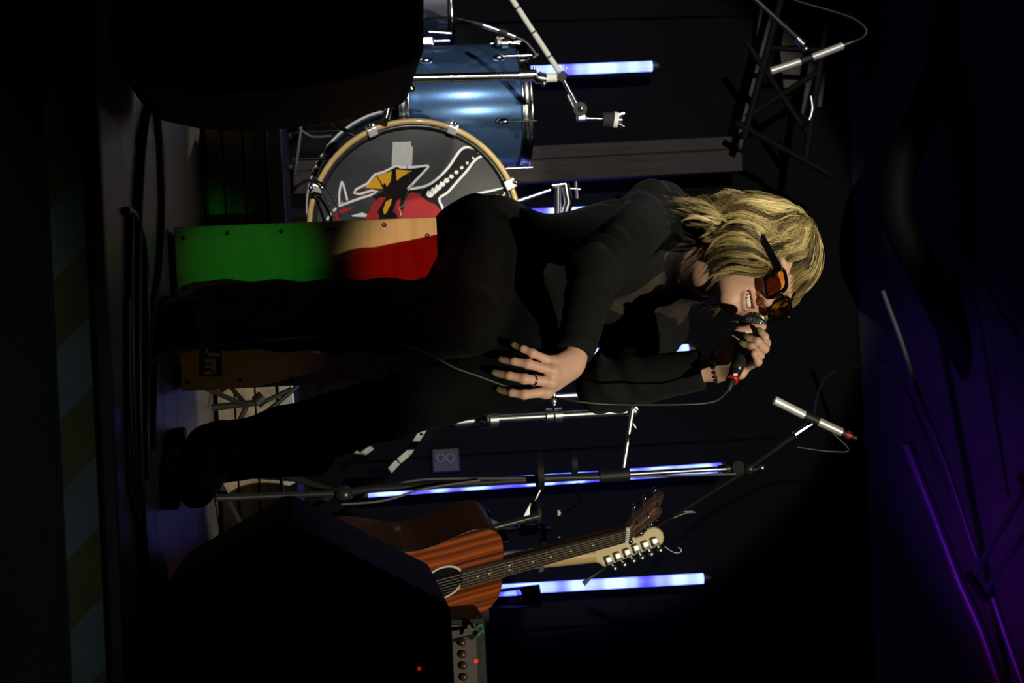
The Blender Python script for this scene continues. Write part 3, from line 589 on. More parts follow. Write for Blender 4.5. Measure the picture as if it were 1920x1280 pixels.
# small stand with black cymbal pads behind the guitar neck
ps = thing('pad_stand', 'low stand with a folded arm and black felt pads behind the guitar neck', 'stand', Vector((P(900, 993, 4.75).x, 4.75, RISER_H)))
YP = 4.75
tb('rod', [(905, 994), (1036, 991)], 0.0055, 'steel', ps, YP); tb('white_strip', [(1048, 956), (1048, 1007)], 0.0048, 'felt_white', ps, YP)
bar([(980, 984), (1000, 946)], YP, 0.018, 'steel', 'arm', ps); tb('thin_rod', [(1000, 944), (1016, 912)], 0.0032, 'steel', ps, YP)
for a, b, w, nm in (((1014, 1000), (1021, 1000), 0.038, 'pad'), ((1006, 962), (1012, 962), 0.034, 'pad')):
    MB().tube([P(*a, YP - 0.01), P(*b, YP - 0.01)], w, 24).build(nm, M['rubber'], ps)
MB().box(P(990, 993, YP), (0.03, 0.03, 0.05), bev=0.006).build('clamp', M['blackmetal'], ps)
tb('clip', [(1083, 905), (1084, 922)], 0.0045, 'steel', ps, YP - 0.3)
MB().tube(smooth_path([P(1084, 922, YP - 0.3), P(1086, 940, YP - 0.25), P(1068, 955, YP - 0.2), P(1050, 958, YP - 0.1)], 5), 0.002, 6).build('lead', M['cable'], ps)
MB().tube(smooth_path([P(905, 975, YP), P(930, 984, YP), P(945, 1005, YP), P(946, 1015, YP)], 5), 0.011, 10).build('hose', M['greycable'], ps)
MB().tube([P(905, 994, YP), Vector((P(905, 994, YP).x + 0.02, YP, RISER_H + 0.01))], 0.007, 8).build('post', M['blackmetal'], ps)
for a in (0.3, 2.4, 4.5):
    q = Vector((P(905, 994, YP).x + 0.02, YP, RISER_H)); MB().tube([q + Vector((0, 0, 0.12)), q + Vector((0.16 * math.cos(a), 0.16 * math.sin(a), 0.01))], 0.006, 8).build('leg', M['blackmetal'], ps)
# small tripod standing on the stage beside the right leg of the cajon
tp = thing('low_microphone_stand', 'low black tripod stand beside the cajon in front of the riser', 'stand', Vector((P(470, 752, 4.1).x, 4.1, 0)))
for a, b in (((560, 722), (500, 772)), ((548, 728), (498, 752))): MB().tube([P(*a, 4.08), P(*b, 4.08)], 0.0055, 8).build('rod', M['blackmetal'], tp)
MB().tube([P(480, 755, 4.08), P(494, 743, 4.08)], 0.016, 12).build('weight', M['rubber'], tp)
MB().tube([P(484, 754, 4.08), Vector((P(440, 762, 4.08).x, 4.08, 0.008))], 0.008, 8).build('post', M['blackmetal'], tp)
for a in (0.2, 2.3, 4.4):
    q = Vector((P(440, 762, 4.08).x, 4.08, 0)); MB().tube([q + Vector((0, 0, 0.09)), q + Vector((0.15 * math.cos(a), 0.12 * math.sin(a), 0.008))], 0.006, 8).build('leg', M['blackmetal'], tp)
# ------------------------------------------------------------------ acoustic guitar
def wood_stripes(name, c1, c2, scale=11, rough=0.35, coat=0.4, axis=(1, 0, 0)):
    m = bpy.data.materials.new(name); m.use_nodes = True; nt = m.node_tree; b = nt.nodes['Principled BSDF']
    tc = nt.nodes.new('ShaderNodeTexCoord'); at = nt.nodes.new('ShaderNodeVectorMath'); at.operation = 'DOT_PRODUCT'
    at.inputs[1].default_value = axis; nt.links.new(tc.outputs['Object'], at.inputs[0])
    cx = nt.nodes.new('ShaderNodeCombineXYZ'); nt.links.new(at.outputs['Value'], cx.inputs[0])
    n0 = nt.nodes.new('ShaderNodeTexNoise'); n0.inputs['Scale'].default_value = 5; nt.links.new(tc.outputs['Object'], n0.inputs['Vector'])
    ml_ = nt.nodes.new('ShaderNodeVectorMath'); ml_.operation = 'MULTIPLY_ADD'; nt.links.new(n0.outputs['Color'], ml_.inputs[0]); ml_.inputs[1].default_value = (0.02, 0, 0); nt.links.new(cx.outputs[0], ml_.inputs[2])
    n = nt.nodes.new('ShaderNodeTexNoise'); n.inputs['Scale'].default_value = scale * 6; n.inputs['Detail'].default_value = 3; nt.links.new(ml_.outputs[0], n.inputs['Vector'])
    r = nt.nodes.new('ShaderNodeValToRGB'); r.color_ramp.elements[0].position = 0.40; r.color_ramp.elements[0].color = (*c2, 1); r.color_ramp.elements[1].position = 0.60; r.color_ramp.elements[1].color = (*c1, 1)
    nt.links.new(n.outputs['Fac'], r.inputs[0]); nt.links.new(r.outputs[0], b.inputs['Base Color'])
    b.inputs['Roughness'].default_value = rough; b.inputs['Coat Weight'].default_value = coat
    return m
SH = P(830, 1092, 4.05); NUT = P(1172, 1000, 4.15)
ga = (NUT - SH).normalized(); gn = Vector((math.sin(math.radians(38)), -math.cos(math.radians(38)), 0.12)); gn = (gn - ga * gn.dot(ga)).normalized(); gb = gn.cross(ga) * -1
if gb.x < 0: gb = -gb
SL = (NUT - SH).length
def G(a, b, n=0.0):
    if a > SL + 0.0041: n -= (a - SL) * 0.40; a = SL + (a - SL) * 0.80      # the headstock is angled back
    return SH + ga * a + gb * b + gn * n
gt = thing('acoustic_guitar', 'acoustic guitar with striped reddish brown top leaning on its stand', 'guitar', Vector((SH.x, SH.y, 0)))
half = [(0.150, 0.0), (0.150, 0.06), (0.140, 0.105), (0.110, 0.135), (0.065, 0.142), (0.01, 0.131), (-0.04, 0.122), (-0.09, 0.130), (-0.14, 0.158), (-0.19, 0.184), (-0.24, 0.194), (-0.29, 0.184), (-0.325, 0.15), (-0.345, 0.09), (-0.35, 0.0)]
hs = [(v.x, v.y) for v in smooth_path([(a, b, 0) for a, b in half], 3)]
outl = hs + [(a, -b) for a, b in hs[::-1][1:-1]]
M['mahogany'] = wood_stripes('striped_mahogany', (0.40, 0.085, 0.018), (0.050, 0.011, 0.005), 7.0, axis=tuple(gb))
M['dark_side'] = mat('dark_guitar_side', (0.030, 0.012, 0.008), 0.25, coat=0.6)
MB().prism([G(a, b, -0.004) for a, b in outl], gn * -0.10).build('body', M['dark_side'], gt)
ring = [(0.047 * math.cos(t), 0.047 * math.sin(t)) for t in [2 * math.pi * i / 40 for i in range(40)]]
tpm = MB()      # top plate with the sound hole cut out: strips between outline and hole
no = len(outl)
ordo = sorted(outl, key=lambda q: math.atan2(q[1], q[0]))
inner = [(0.047 * math.cos(math.atan2(b, a)), 0.047 * math.sin(math.atan2(b, a))) for a, b in ordo]
for i in range(no):
    j = (i + 1) % no
    tpm.add([G(*ordo[i], 0), G(*ordo[j], 0), G(*inner[j], 0), G(*inner[i], 0)], [(0, 1, 2, 3)])
    tpm.add([G(*inner[i], 0), G(*inner[j], 0), G(*inner[j], -0.0035), G(*inner[i], -0.0035)], [(0, 1, 2, 3)])
tpm.build('top_plate', M['mahogany'], gt)
MB().prism([G(a * 1.0, b * 1.0, -0.0035) for a, b in ring], gn * 0.0004).build('sound_hole', M['print_black'], gt)
rs_ = MB()
for i in range(40):
    j = (i + 1) % 40; q = [(ring[i][0] * k_, ring[i][1] * k_) for k_ in (1.02, 1.14)] + [(ring[j][0] * k_, ring[j][1] * k_) for k_ in (1.14, 1.02)]
    rs_.add([G(a, b, 0.0008) for a, b in q], [(0, 1, 2, 3)])
rs_.build('rosette', mat('pale_rosette', (0.66, 0.66, 0.52), 0.5), gt)
bn = MB().tube([G(a, b, -0.002) for a, b in outl + outl[:1]], 0.0018, 6).build('binding', mat('dark_binding', (0.02, 0.012, 0.01), 0.3), gt)
# neck
MB().prism([G(0.046, -0.029, 0.003), G(0.046, 0.029, 0.003), G(SL, 0.0215, 0.003), G(SL, -0.0215, 0.003)], gn * 0.006).build('fingerboard', mat('dark_rosewood', (0.035, 0.026, 0.022), 0.4), gt)
MB().prism([G(0.150, -0.024, 0.003), G(0.150, 0.024, 0.003), G(SL, 0.020, 0.003), G(SL, -0.020, 0.003)], gn * -0.018).build('neck', M['dark_side'], gt, bevel=0.006)
fw = lambda a: 0.029 + (0.0215 - 0.029) * (a - 0.046) / (SL - 0.046)
scale_len = SL + 0.165
for k in range(1, 21):
    a = SL - scale_len * (1 - 2 ** (-k / 12))
    if a < 0.05: break
    w_ = fw(a); MB().tube([G(a, -w_, 0.0092), G(a, w_, 0.0092)], 0.0009, 6).build('fret', M['string'], gt)
    if k in (3, 5, 7, 9, 15, 17): 
        a2 = a + 0.012; MB().lathe(G(a2, 0, 0.0091), gn, [(0, 0.0035), (0.0005, 0.003), (0.0005, 0.0001)], 10).build('inlay_dot', M['print_white'], gt)
    if k == 12:
        for s in (-0.008, 0.008): MB().lathe(G(a + 0.012, s, 0.0091), gn, [(0, 0.0035), (0.0005, 0.003), (0.0005, 0.0001)], 10).build('inlay_dot', M['print_white'], gt)
MB().box(G(SL + 0.002, 0, 0.007), (0.046, 0.006, 0.010), Matrix((gb, gn, ga)).transposed()).build('nut', mat('bone_nut', (0.8, 0.79, 0.72), 0.5), gt)
for k in range(6):
    b1 = -0.018 + 0.0072 * k; b0 = b1 * 1.45
    MB().tube([G(SL + 0.004, b1, 0.0125), G(-0.165, b0, 0.012)], 0.0004 + 0.00008 * (5 - k), 4).build('string', M['string'], gt)
MB().box(G(-0.165, 0, 0.005), (0.15, 0.012, 0.03), Matrix((gb, gn, ga)).transposed(), 0.004).build('bridge', M['print_black'], gt)
hsk = [(SL + 0.004, -0.021), (SL + 0.03, -0.030), (SL + 0.10, -0.036), (SL + 0.150, -0.038), (SL + 0.168, -0.030), (SL + 0.160, -0.012), (SL + 0.152, 0.0), (SL + 0.160, 0.012), (SL + 0.168, 0.030), (SL + 0.150, 0.038), (SL + 0.10, 0.036), (SL + 0.03, 0.030), (SL + 0.004, 0.021)]
hk = MB().prism([G(a, b, 0.004) for a, b in hsk], gn * -0.015).build('headstock', mat('brown_headstock', (0.085, 0.045, 0.035), 0.35, var=0.4, scale=30), gt)
for s in (-1, 1):
    for k in range(3):
        a = SL + 0.038 + 0.046 * k
        tn = MB().lathe(G(a, s * 0.021, 0.004), gn, [(0, 0.005), (0.004, 0.004), (0.014, 0.0028), (0.016, 0.0001)], 10).tube([G(a, s * 0.03, -0.008), G(a, s * 0.052, -0.008)], 0.0025, 6).ball(G(a, s * 0.058, -0.008), (0.008, 0.008, 0.006), 10).build('tuner', M['chrome'], gt)
        MB().tube([G(SL + 0.004, (-0.018 + 0.0072 * (k if s < 0 else 5 - k)), 0.0125), G(a, s * 0.020, 0.010)], 0.0004, 4).build('string', M['string'], gt)
cop = mat('copper_inlay', (0.62, 0.30, 0.18), 0.4, 0.3)
lp = [(SL + 0.03 + 0.016 * math.cos(t), -0.006 + 0.010 * math.sin(t)) for t in [i * 0.5 for i in range(13)]]
MB().tube([G(a, b, 0.0048) for a, b in lp] + [G(SL + 0.06, 0.004, 0.0048), G(SL + 0.10, 0.004, 0.0048), G(SL + 0.125, -0.01, 0.0048), G(SL + 0.135, -0.004, 0.0048), G(SL + 0.12, 0.008, 0.0048), G(SL + 0.145, 0.012, 0.0048)], 0.0008, 5).build('inlay_script', cop, hk)
gs = thing('guitar_stand', 'black tubular stand cradling the acoustic guitar', 'stand', Vector((SH.x, SH.y + 0.16, 0)))
q0 = G(0.02, 0, -0.13)
MB().tube([q0, Vector((q0.x + 0.02, q0.y + 0.02, 0.10)), Vector((q0.x - 0.2, q0.y - 0.10, 0.01))], 0.009, 8).build('leg', M['blackmetal'], gs)
MB().tube([Vector((q0.x + 0.02, q0.y + 0.02, 0.10)), Vector((q0.x + 0.25, q0.y - 0.06, 0.01))], 0.009, 8).build('leg', M['blackmetal'], gs)
MB().tube([Vector((q0.x + 0.02, q0.y + 0.02, 0.10)), Vector((q0.x, 4.27, 0.01))], 0.009, 8).build('leg', M['blackmetal'], gs)
MB().tube([G(-0.25, -0.12, -0.125), G(-0.25, 0.12, -0.125)], 0.008, 8).build('cradle', M['rubber'], gs)
MB().tube([q0, G(0.30, 0, -0.13)], 0.008, 8).build('mast', M['blackmetal'], gs)

# ------------------------------------------------------------------ electric guitar behind, headstock back towards us
YE = 4.45
eg = thing('electric_guitar', 'electric guitar turned backwards, pale maple headstock with six tuners in line', 'guitar', Vector((P(760, 1180, YE).x, YE, RISER_H)))
def ec(x, y): return (880 + x / 4.174, 900 + y / 4.174)
M['maple'] = mat('pale_maple', (0.64, 0.47, 0.22), 0.4, var=0.2, scale=14, coat=0.3)
hp = [(960, 545), (1240, 445), (1310, 440), (1350, 432), (1372, 402), (1405, 374), (1440, 364), (1485, 375), (1515, 405), (1528, 445), (1518, 490), (1490, 515), (1300, 585), (1110, 660), (1050, 680), (1022, 655), (980, 640)]
MB().prism([P(*ec(*q), YE) for q in hp], (0, 0.014, 0)).build('headstock', M['maple'], eg, bevel=0.004)
neck = [(1000, 540), (975, 642), (900, 646), (580, 672), (-420, 1010), (-450, 880), (560, 640)]
nk_ = MB()
A0, A1 = P(*ec(985, 578), YE + 0.012), P(*ec(-500, 698), YE + 0.0)
nk_.tube([A0, lerp(A0, A1, 0.2), A1], [0.0225, 0.0245, 0.028], 14).build('neck', M['maple'], eg)
bc = P(*ec(-520, 700), YE + 0.03); ea = (A0 - A1).normalized(); eb = Vector((0, 1, 0)).cross(ea).normalized()
ebody = [(0.17, 0.03), (0.20, 0.10), (0.16, 0.135), (0.08, 0.125), (0.0, 0.10), (-0.08, 0.135), (-0.17, 0.155), (-0.24, 0.10), (-0.255, 0.0), (-0.23, -0.11), (-0.15, -0.16), (-0.07, -0.135), (0.0, -0.105), (0.09, -0.14), (0.20, -0.15), (0.235, -0.12), (0.18, -0.06), (0.16, -0.03)]
es = [(v.x, v.y) for v in smooth_path([(a, b, 0) for a, b in ebody], 3)]
MB().prism([bc + ea * a + eb * b + Vector((0, -0.03, 0)) for a, b in es], (0, 0.042, 0)).build('body', mat('black_lacquer', (0.012, 0.010, 0.012), 0.15, coat=0.8), eg, bevel=0.008)
td = (P(*ec(1450, 470), YE) - P(*ec(1090, 620), YE)).normalized()
tc_ = Vector((0, 1, 0)).cross(td).normalized(); RT = Matrix((td, Vector((0, 1, 0)), tc_)).transposed()
for x_, y_, bx_, by_ in ((1090, 620, 1137, 690), (1162, 590, 1212, 660), (1235, 562, 1285, 630), (1305, 528, 1350, 606), (1378, 502, 1422, 577), (1450, 474, 1492, 547)):
    q = P(*ec(x_, y_), YE - 0.006); b_ = P(*ec(bx_, by_), YE - 0.006)
    tn = MB().box(q, (0.0165, 0.013, 0.0165), RT, 0.003).build('tuner', mat('nickel_cover', (0.62, 0.64, 0.60), 0.35, 0.5), eg)
    MB().box(q - tc_ * -0.011, (0.0185, 0.010, 0.008), RT, 0.002).build('base_plate', M['blackmetal'], tn)
    MB().tube([q, b_], 0.0025, 8).ball(b_, (0.0085, 0.006, 0.0085), 12, RT).build('button', M['steel'], tn)
MB().tube(smooth_path([P(*ec(1530, 520), YE), P(*ec(1590, 560), YE), P(*ec(1640, 568), YE), P(*ec(1660, 545), YE), P(*ec(1635, 525), YE)], 5), 0.001, 5).build('string_end', M['steel'], eg)
MB().tube(smooth_path([P(1256, 968, YE - 0.1), P(1275, 960, YE - 0.1), P(1300, 958, YE - 0.1)], 4), 0.0012, 5).tube(smooth_path([P(1260, 972, YE - 0.1), P(1285, 962, YE - 0.1), P(1305, 960, YE - 0.1)], 4), 0.0012, 5).build('string_end', mat('coppery_string', (0.35, 0.28, 0.22), 0.4, 0.6), eg)
tg = MB().prism([P(*ec(*q), YE - 0.01) for q in ((1075, 680), (1040, 705), (960, 765), (905, 828), (880, 795), (940, 760))], (0, 0.004, 0)).build('strap_end', M['rubber'], eg)
MB().prism([P(*ec(*q), 4.2) for q in ((545, 660), (590, 655), (580, 715), (545, 720))], (0, 0.012, 0)).build('neck_rest', M['rubber'], gs)
e0 = bc + ea * -0.2
es_ = thing('electric_guitar_stand', 'low black stand under the electric guitar behind the amplifier', 'stand', Vector((e0.x, e0.y, RISER_H)))
MB().tube([e0 + Vector((0, 0.06, 0)), Vector((e0.x, e0.y + 0.2, RISER_H + 0.01))], 0.009, 8).build('leg', M['blackmetal'], es_)
for s in (-1, 1): MB().tube([e0 + Vector((s * 0.1, 0.05, 0)), Vector((e0.x + s * 0.16, e0.y - 0.05, RISER_H + 0.01))], 0.009, 8).build('leg', M['blackmetal'], es_)
# second dark guitar whose pale bridge peeps behind the acoustic neck
# ------------------------------------------------------------------ amplifier with a glass on it
YA = 3.70
am0 = P(912, 1200, YA); AT = am0.z
ap = thing('amplifier', 'guitar amplifier with a row of knobs behind the right wedge monitor', 'amplifier', Vector((am0.x + 0.12, YA + 0.1, 0)))
xa, xb = P(880, 1160, YA).x, P(880, 1440, YA).x
MB().box(((xa + xb) / 2, YA + 0.11, AT / 2), (xb - xa, 0.2, AT), bev=0.012).build('cabinet', M['speaker'], ap)
pn = MB().prism([Vector((xa + 0.012, YA + 0.006, AT - 0.085)), Vector((xb - 0.012, YA + 0.006, AT - 0.085)), Vector((xb - 0.012, YA + 0.006, AT - 0.022)), Vector((xa + 0.012, YA + 0.006, AT - 0.022))], (0, 0.004, 0)).build('control_panel', mat('brown_panel', (0.022, 0.012, 0.010), 0.4), ap)
MB().box(((xa + xb) / 2, YA + 0.003, AT - 0.094), (xb - xa - 0.01, 0.006, 0.005)).build('trim_strip', M['blackmetal'], ap)
MB().prism([Vector((xa + 0.02, YA + 0.004, 0.03)), Vector((xb - 0.02, YA + 0.004, 0.03)), Vector((xb - 0.02, YA + 0.004, AT - 0.105)), Vector((xa + 0.02, YA + 0.004, AT - 0.105))], (0, 0.004, 0)).build('grille_cloth', M['grille'], ap)
for k in range(8):
    MB().lathe(Vector((xa + 0.05 + 0.0245 * k, YA + 0.006, AT - 0.052)), (0, -1, 0), [(0, 0.0085), (0.008, 0.008), (0.010, 0.006), (0.011, 0.0001)], 14).build('knob', mat('bronze_knob', (0.06, 0.03, 0.018), 0.35, 0.4), ap)
MB().lathe(Vector((xa + 0.092, YA + 0.006, AT - 0.024)), (0, -1, 0), [(0, 0.005), (0.004, 0.004), (0.005, 0.0001)], 12).build('lamp', mat('red_lamp', (0.2, 0.01, 0.01), 0.4, emit=(1, 0.06, 0.02), estr=0.6), ap)
MB().tube(smooth_path([P(892, 1168, YA - 0.03), P(904, 1178, YA - 0.04), P(896, 1190, YA - 0.05), P(884, 1196, YA - 0.03), P(900, 1170, YA - 0.04), P(906, 1186, YA - 0.03)], 5), 0.003, 6).build('green_tie', mat('green_cord', (0.03, 0.13, 0.08), 0.6), ap)
MB().tube(smooth_path([P(850, 1200, YA - 0.05), P(870, 1196, YA - 0.06), P(885, 1192, YA - 0.05), P(893, 1184, YA - 0.03)], 5), 0.004, 6).build('lead', M['cable'], ap)
YG = 5.08
gx = P(914, 1123, YG)
tbx = thing('equipment_case', 'dark equipment case behind the acoustic guitar carrying the glass', 'case', Vector((gx.x, YG, RISER_H)))
MB().box((gx.x + 0.05, YG + 0.02, (gx.z + RISER_H) / 2 - 0.012), (0.20, 0.12, gx.z - RISER_H - 0.026), bev=0.006).build('body', M['speaker'], tbx)
MB().box((gx.x + 0.05, YG + 0.02, gx.z - 0.0125), (0.204, 0.124, 0.025), bev=0.004).build('lid', M['rubber'], tbx)
gl = thing('drinking_glass', 'clear drinking glass catching the blue tube light', 'glass', Vector((gx.x, YG, gx.z)))
H_ = P(1012, 1124, YG).z - gx.z
MB().lathe((gx.x, YG, gx.z + 0.0005), (0, 0, 1), [(0, 0.0005), (0, 0.026), (H_ * 0.5, 0.030), (H_, 0.0340), (H_, 0.0326), (H_ * 0.5, 0.0286), (0.012, 0.0245), (0.010, 0.0005)], 40).build('tumbler', mat('clear_glass', (0.95, 0.96, 1.0), 0.03, trans=1.0, ior=1.14, spec=0.8, coat=0.6), gl)
# ------------------------------------------------------------------ signed-distance modelling for the person
def V(*a): return np.array(a, dtype=np.float64)
def N3(v): return np.array([v[0], v[1], v[2]], dtype=np.float64)
def PN(px, py, Y): return N3(P(px, py, Y))
def nrm(v): v = np.asarray(v, float); return v / np.linalg.norm(v)
class Cone:      # round cone between two joints
    def __init__(s, a, b, ra, rb, k=0.012):
        s.a, s.b, s.ra, s.rb, s.k = N3(a), N3(b), ra, rb, k
        s.c = (s.a + s.b) / 2; s.R = np.linalg.norm(s.b - s.a) / 2 + max(ra, rb)
    def __call__(s, p):
        ab = s.b - s.a; t = np.clip(((p - s.a) @ ab) / (ab @ ab + 1e-12), 0, 1)
        return np.linalg.norm(p - s.a - t[:, None] * ab, axis=1) - (s.ra + (s.rb - s.ra) * t)
class Ell:       # ellipsoid with frame F (rows are the axes)
    def __init__(s, c, r, F=None, k=0.012):
        s.c, s.r, s.k = N3(c), np.array(r, float), k; s.F = np.eye(3) if F is None else np.asarray(F, float); s.R = max(r)
    def __call__(s, p):
        q = (p - s.c) @ s.F.T; k0 = np.linalg.norm(q / s.r, axis=1); k1 = np.linalg.norm(q / (s.r ** 2), axis=1) + 1e-9
        return k0 * (k0 - 1) / k1
def smin(a, b, k):
    h = np.clip(0.5 + 0.5 * (b - a) / k, 0, 1); return b + (a - b) * h - k * h * (1 - h)
def smax(a, b, k): return -smin(-a, -b, k)
def evaluate(prims, subs, p, c=None, half=0.0, post=None):
    d = np.full(len(p), 0.25)
    for q in prims:
        if c is not None and np.linalg.norm(c - q.c) > q.R + half + 0.06: continue
        d = smin(d, q(p), q.k)
    for q in subs:
        if c is not None and np.linalg.norm(c - q.c) > q.R + half + 0.06: continue
        d = smax(d, -q(p), q.k)
    if post is not None: d = post(p, d)
    return d
def mesh_sdf(prims, subs, h, post=None, B=8):
    lo = np.min([q.c - q.R for q in prims], axis=0) - 2 * h; hi = np.max([q.c + q.R for q in prims], axis=0) + 2 * h
    nb = np.ceil((hi - lo) / (h * B)).astype(int); n = nb * B + 1
    D = np.full(n, 1.0, dtype=np.float32)
    g = np.stack(np.meshgrid(*[np.arange(k) for k in nb], indexing='ij'), -1).reshape(-1, 3)
    cen = lo + (g + 0.5) * B * h; half = B * h * 0.87
    dc = np.concatenate([evaluate(prims, subs, cen[i:i + 20000], None, 0, post) for i in range(0, len(cen), 20000)])
    loc = np.stack(np.meshgrid(*[np.arange(B + 1)] * 3, indexing='ij'), -1).reshape(-1, 3)
    for (gi, c, d) in zip(g, cen, dc):
        s = gi * B; sl = tuple(slice(s[i], s[i] + B + 1) for i in range(3))
        if abs(d) > half * 1.6 + 0.012:
            if d < 0: D[sl] = -1.0
            continue
    for (gi, c, d) in zip(g, cen, dc):
        if abs(d) > half * 1.6 + 0.012: continue
        s = gi * B; sl = tuple(slice(s[i], s[i] + B + 1) for i in range(3))
        D[sl] = evaluate(prims, subs, lo + (loc + s) * h, c, half, post).reshape(B + 1, B + 1, B + 1)
    ins = D < 0
    cnt = sum(ins[i:n[0] - 1 + i, j:n[1] - 1 + j, k:n[2] - 1 + k].astype(np.int8) for i in (0, 1) for j in (0, 1) for k in (0, 1))
    act = np.argwhere((cnt > 0) & (cnt < 8)); idx = np.full(np.array(n) - 1, -1, dtype=np.int64); idx[tuple(act.T)] = np.arange(len(act))
    acc = np.zeros((len(act), 3)); num = np.zeros(len(act))
    cor = [(i, j, k) for i in (0, 1) for j in (0, 1) for k in (0, 1)]
    for a in cor:
        for b in cor:
            if sum(abs(a[i] - b[i]) for i in range(3)) != 1 or a > b: continue
            va = D[tuple((act + a).T)]; vb = D[tuple((act + b).T)]; m = (va < 0) != (vb < 0)
            t = np.where(m, va / np.where(m, va - vb, 1), 0)[:, None]
            acc += np.where(m[:, None], np.array(a) + t * (np.array(b) - np.array(a)), 0); num += m
    verts = lo + (act + acc / num[:, None]) * h
    faces = []
    for ax in range(3):
        o1, o2 = [(1, 2), (2, 0), (0, 1)][ax]
        s0 = [slice(1, -1)] * 3; s0[ax] = slice(0, -1); s1 = list(s0); s1[ax] = slice(1, None)
        A = ins[tuple(s0)]; Bm = ins[tuple(s1)]; e = np.argwhere(A != Bm)
        off = np.array([1, 1, 1]); off[ax] = 0; e = e + off
        fl_ = A[tuple((e - off).T)]
        u1 = np.zeros(3, int); u1[o1] = 1; u2 = np.zeros(3, int); u2[o2] = 1
        q = np.stack([idx[tuple((e - u1 - u2).T)], idx[tuple((e - u2).T)], idx[tuple(e.T)], idx[tuple((e - u1).T)]], 1)
        q[~fl_] = q[~fl_][:, ::-1]; faces.append(q[(q >= 0).all(1)])
    return verts, np.concatenate(faces)
def np_mesh(name, verts, faces, m, parent, smooth=True):
    me = bpy.data.meshes.new(name); org = np.array(parent.get('_o', (0, 0, 0)))
    k = faces.shape[1]
    me.vertices.add(len(verts)); me.vertices.foreach_set('co', (verts - org).astype(np.float32).ravel())
    me.loops.add(faces.size); me.loops.foreach_set('vertex_index', faces.astype(np.int32).ravel())
    me.polygons.add(len(faces)); me.polygons.foreach_set('loop_start', (np.arange(len(faces)) * k).astype(np.int32)); me.polygons.foreach_set('loop_total', np.full(len(faces), k, np.int32))
    me.polygons.foreach_set('use_smooth', np.ones(len(faces), bool) if smooth else np.zeros(len(faces), bool))
    me.update(calc_edges=True); me.validate()
    o = bpy.data.objects.new(name, me); COL.objects.link(o); o.parent = parent; o['_o'] = Vector(org); me.materials.append(m)
    return o

# ------------------------------------------------------------------ skeleton
sin, cos, rad = math.sin, math.cos, math.radians
YAW, PIT, RO = rad(38), rad(17), rad(15.5)
f0 = V(sin(YAW), -cos(YAW), 0); l0 = V(cos(YAW), sin(YAW), 0); u0 = V(0, 0, 1.0)
hf = f0 * cos(PIT) + u0 * sin(PIT); hu = u0 * cos(PIT) - f0 * sin(PIT)
hl = l0 * cos(RO) + hu * sin(RO); hu = hu * cos(RO) - l0 * sin(RO)
HF = np.stack([hf, hl, hu])                     # rows: face forward, her left, crown
EYE = PN(1455, 553, 3.13)
HC = EYE - HF.T @ V(0.104, 0, -0.012)            # head centre at eye height
def H(f, l, u): return HC + HF.T @ V(f, l, u)
TY = rad(42); tf = V(sin(TY), -cos(TY), 0.0); tl = V(cos(TY), sin(TY), 0); TF = np.stack([tf, tl, V(0, 0, 1.0)])
pel, wst, chs = PN(905, 492, 3.40), PN(1020, 500, 3.41), PN(1150, 505, 3.385)
shR, shL, nkb = PN(1232, 397, 3.28), PN(1232, 612, 3.46), PN(1268, 505, 3.375)
elR, wrR = PN(1118, 500, 3.10), PN(1074, 676, 2.995)
elL, wrL = PN(1135, 722, 3.16), PN(1346, 688, 3.09)
hpR, knR, anR, toR = PN(905, 455, 3.36), PN(868, 600, 2.95), PN(430, 592, 3.00), PN(318, 618, 2.75)
hpL, knL, anL, toL = PN(915, 545, 3.42), PN(962, 700, 3.03), PN(462, 845, 3.02), PN(345, 908, 2.86)

def finger(pts, r0, r1, k=0.003):
    n = len(pts) - 1; return [Cone(pts[i], pts[i + 1], r0 + (r1 - r0) * i / n, r0 + (r1 - r0) * (i + 1) / n, k) for i in range(n)]
# right hand, lying on the left knee
HRt = [[(965, 648, 2.950), (981, 654, 2.935), (998, 662, 2.930), (1036, 678, 2.950)],
       [(942, 674, 2.945), (964, 677, 2.928), (990, 682, 2.922), (1036, 695, 2.944)],
       [(930, 699, 2.948), (955, 704, 2.930), (983, 710, 2.924), (1032, 716, 2.945)],
       [(938, 731, 2.965), (960, 736, 2.945), (983, 739, 2.938), (1024, 734, 2.955)]]
RF = [[PN(*q) for q in f] for f in HRt]
prR = []
for f, r in zip(RF, (0.0066, 0.0074, 0.0078, 0.0076)):
    prR += finger(f[::-1], r * 1.22, r * 0.82)
    prR.append(Ell(f[2], [r * 1.06] * 3, None, 0.005)); prR.append(Ell(f[3], [r * 1.36] * 3, None, 0.007))
    prR.append(Cone(f[3], wrR + (f[3] - RF[1][3]) * 0.45, r * 1.4, 0.019, 0.009))
prR += finger([wrR + V(0.010, -0.01, -0.01), PN(1020, 730, 2.985), PN(988, 728, 2.985)], 0.014, 0.009, 0.01)
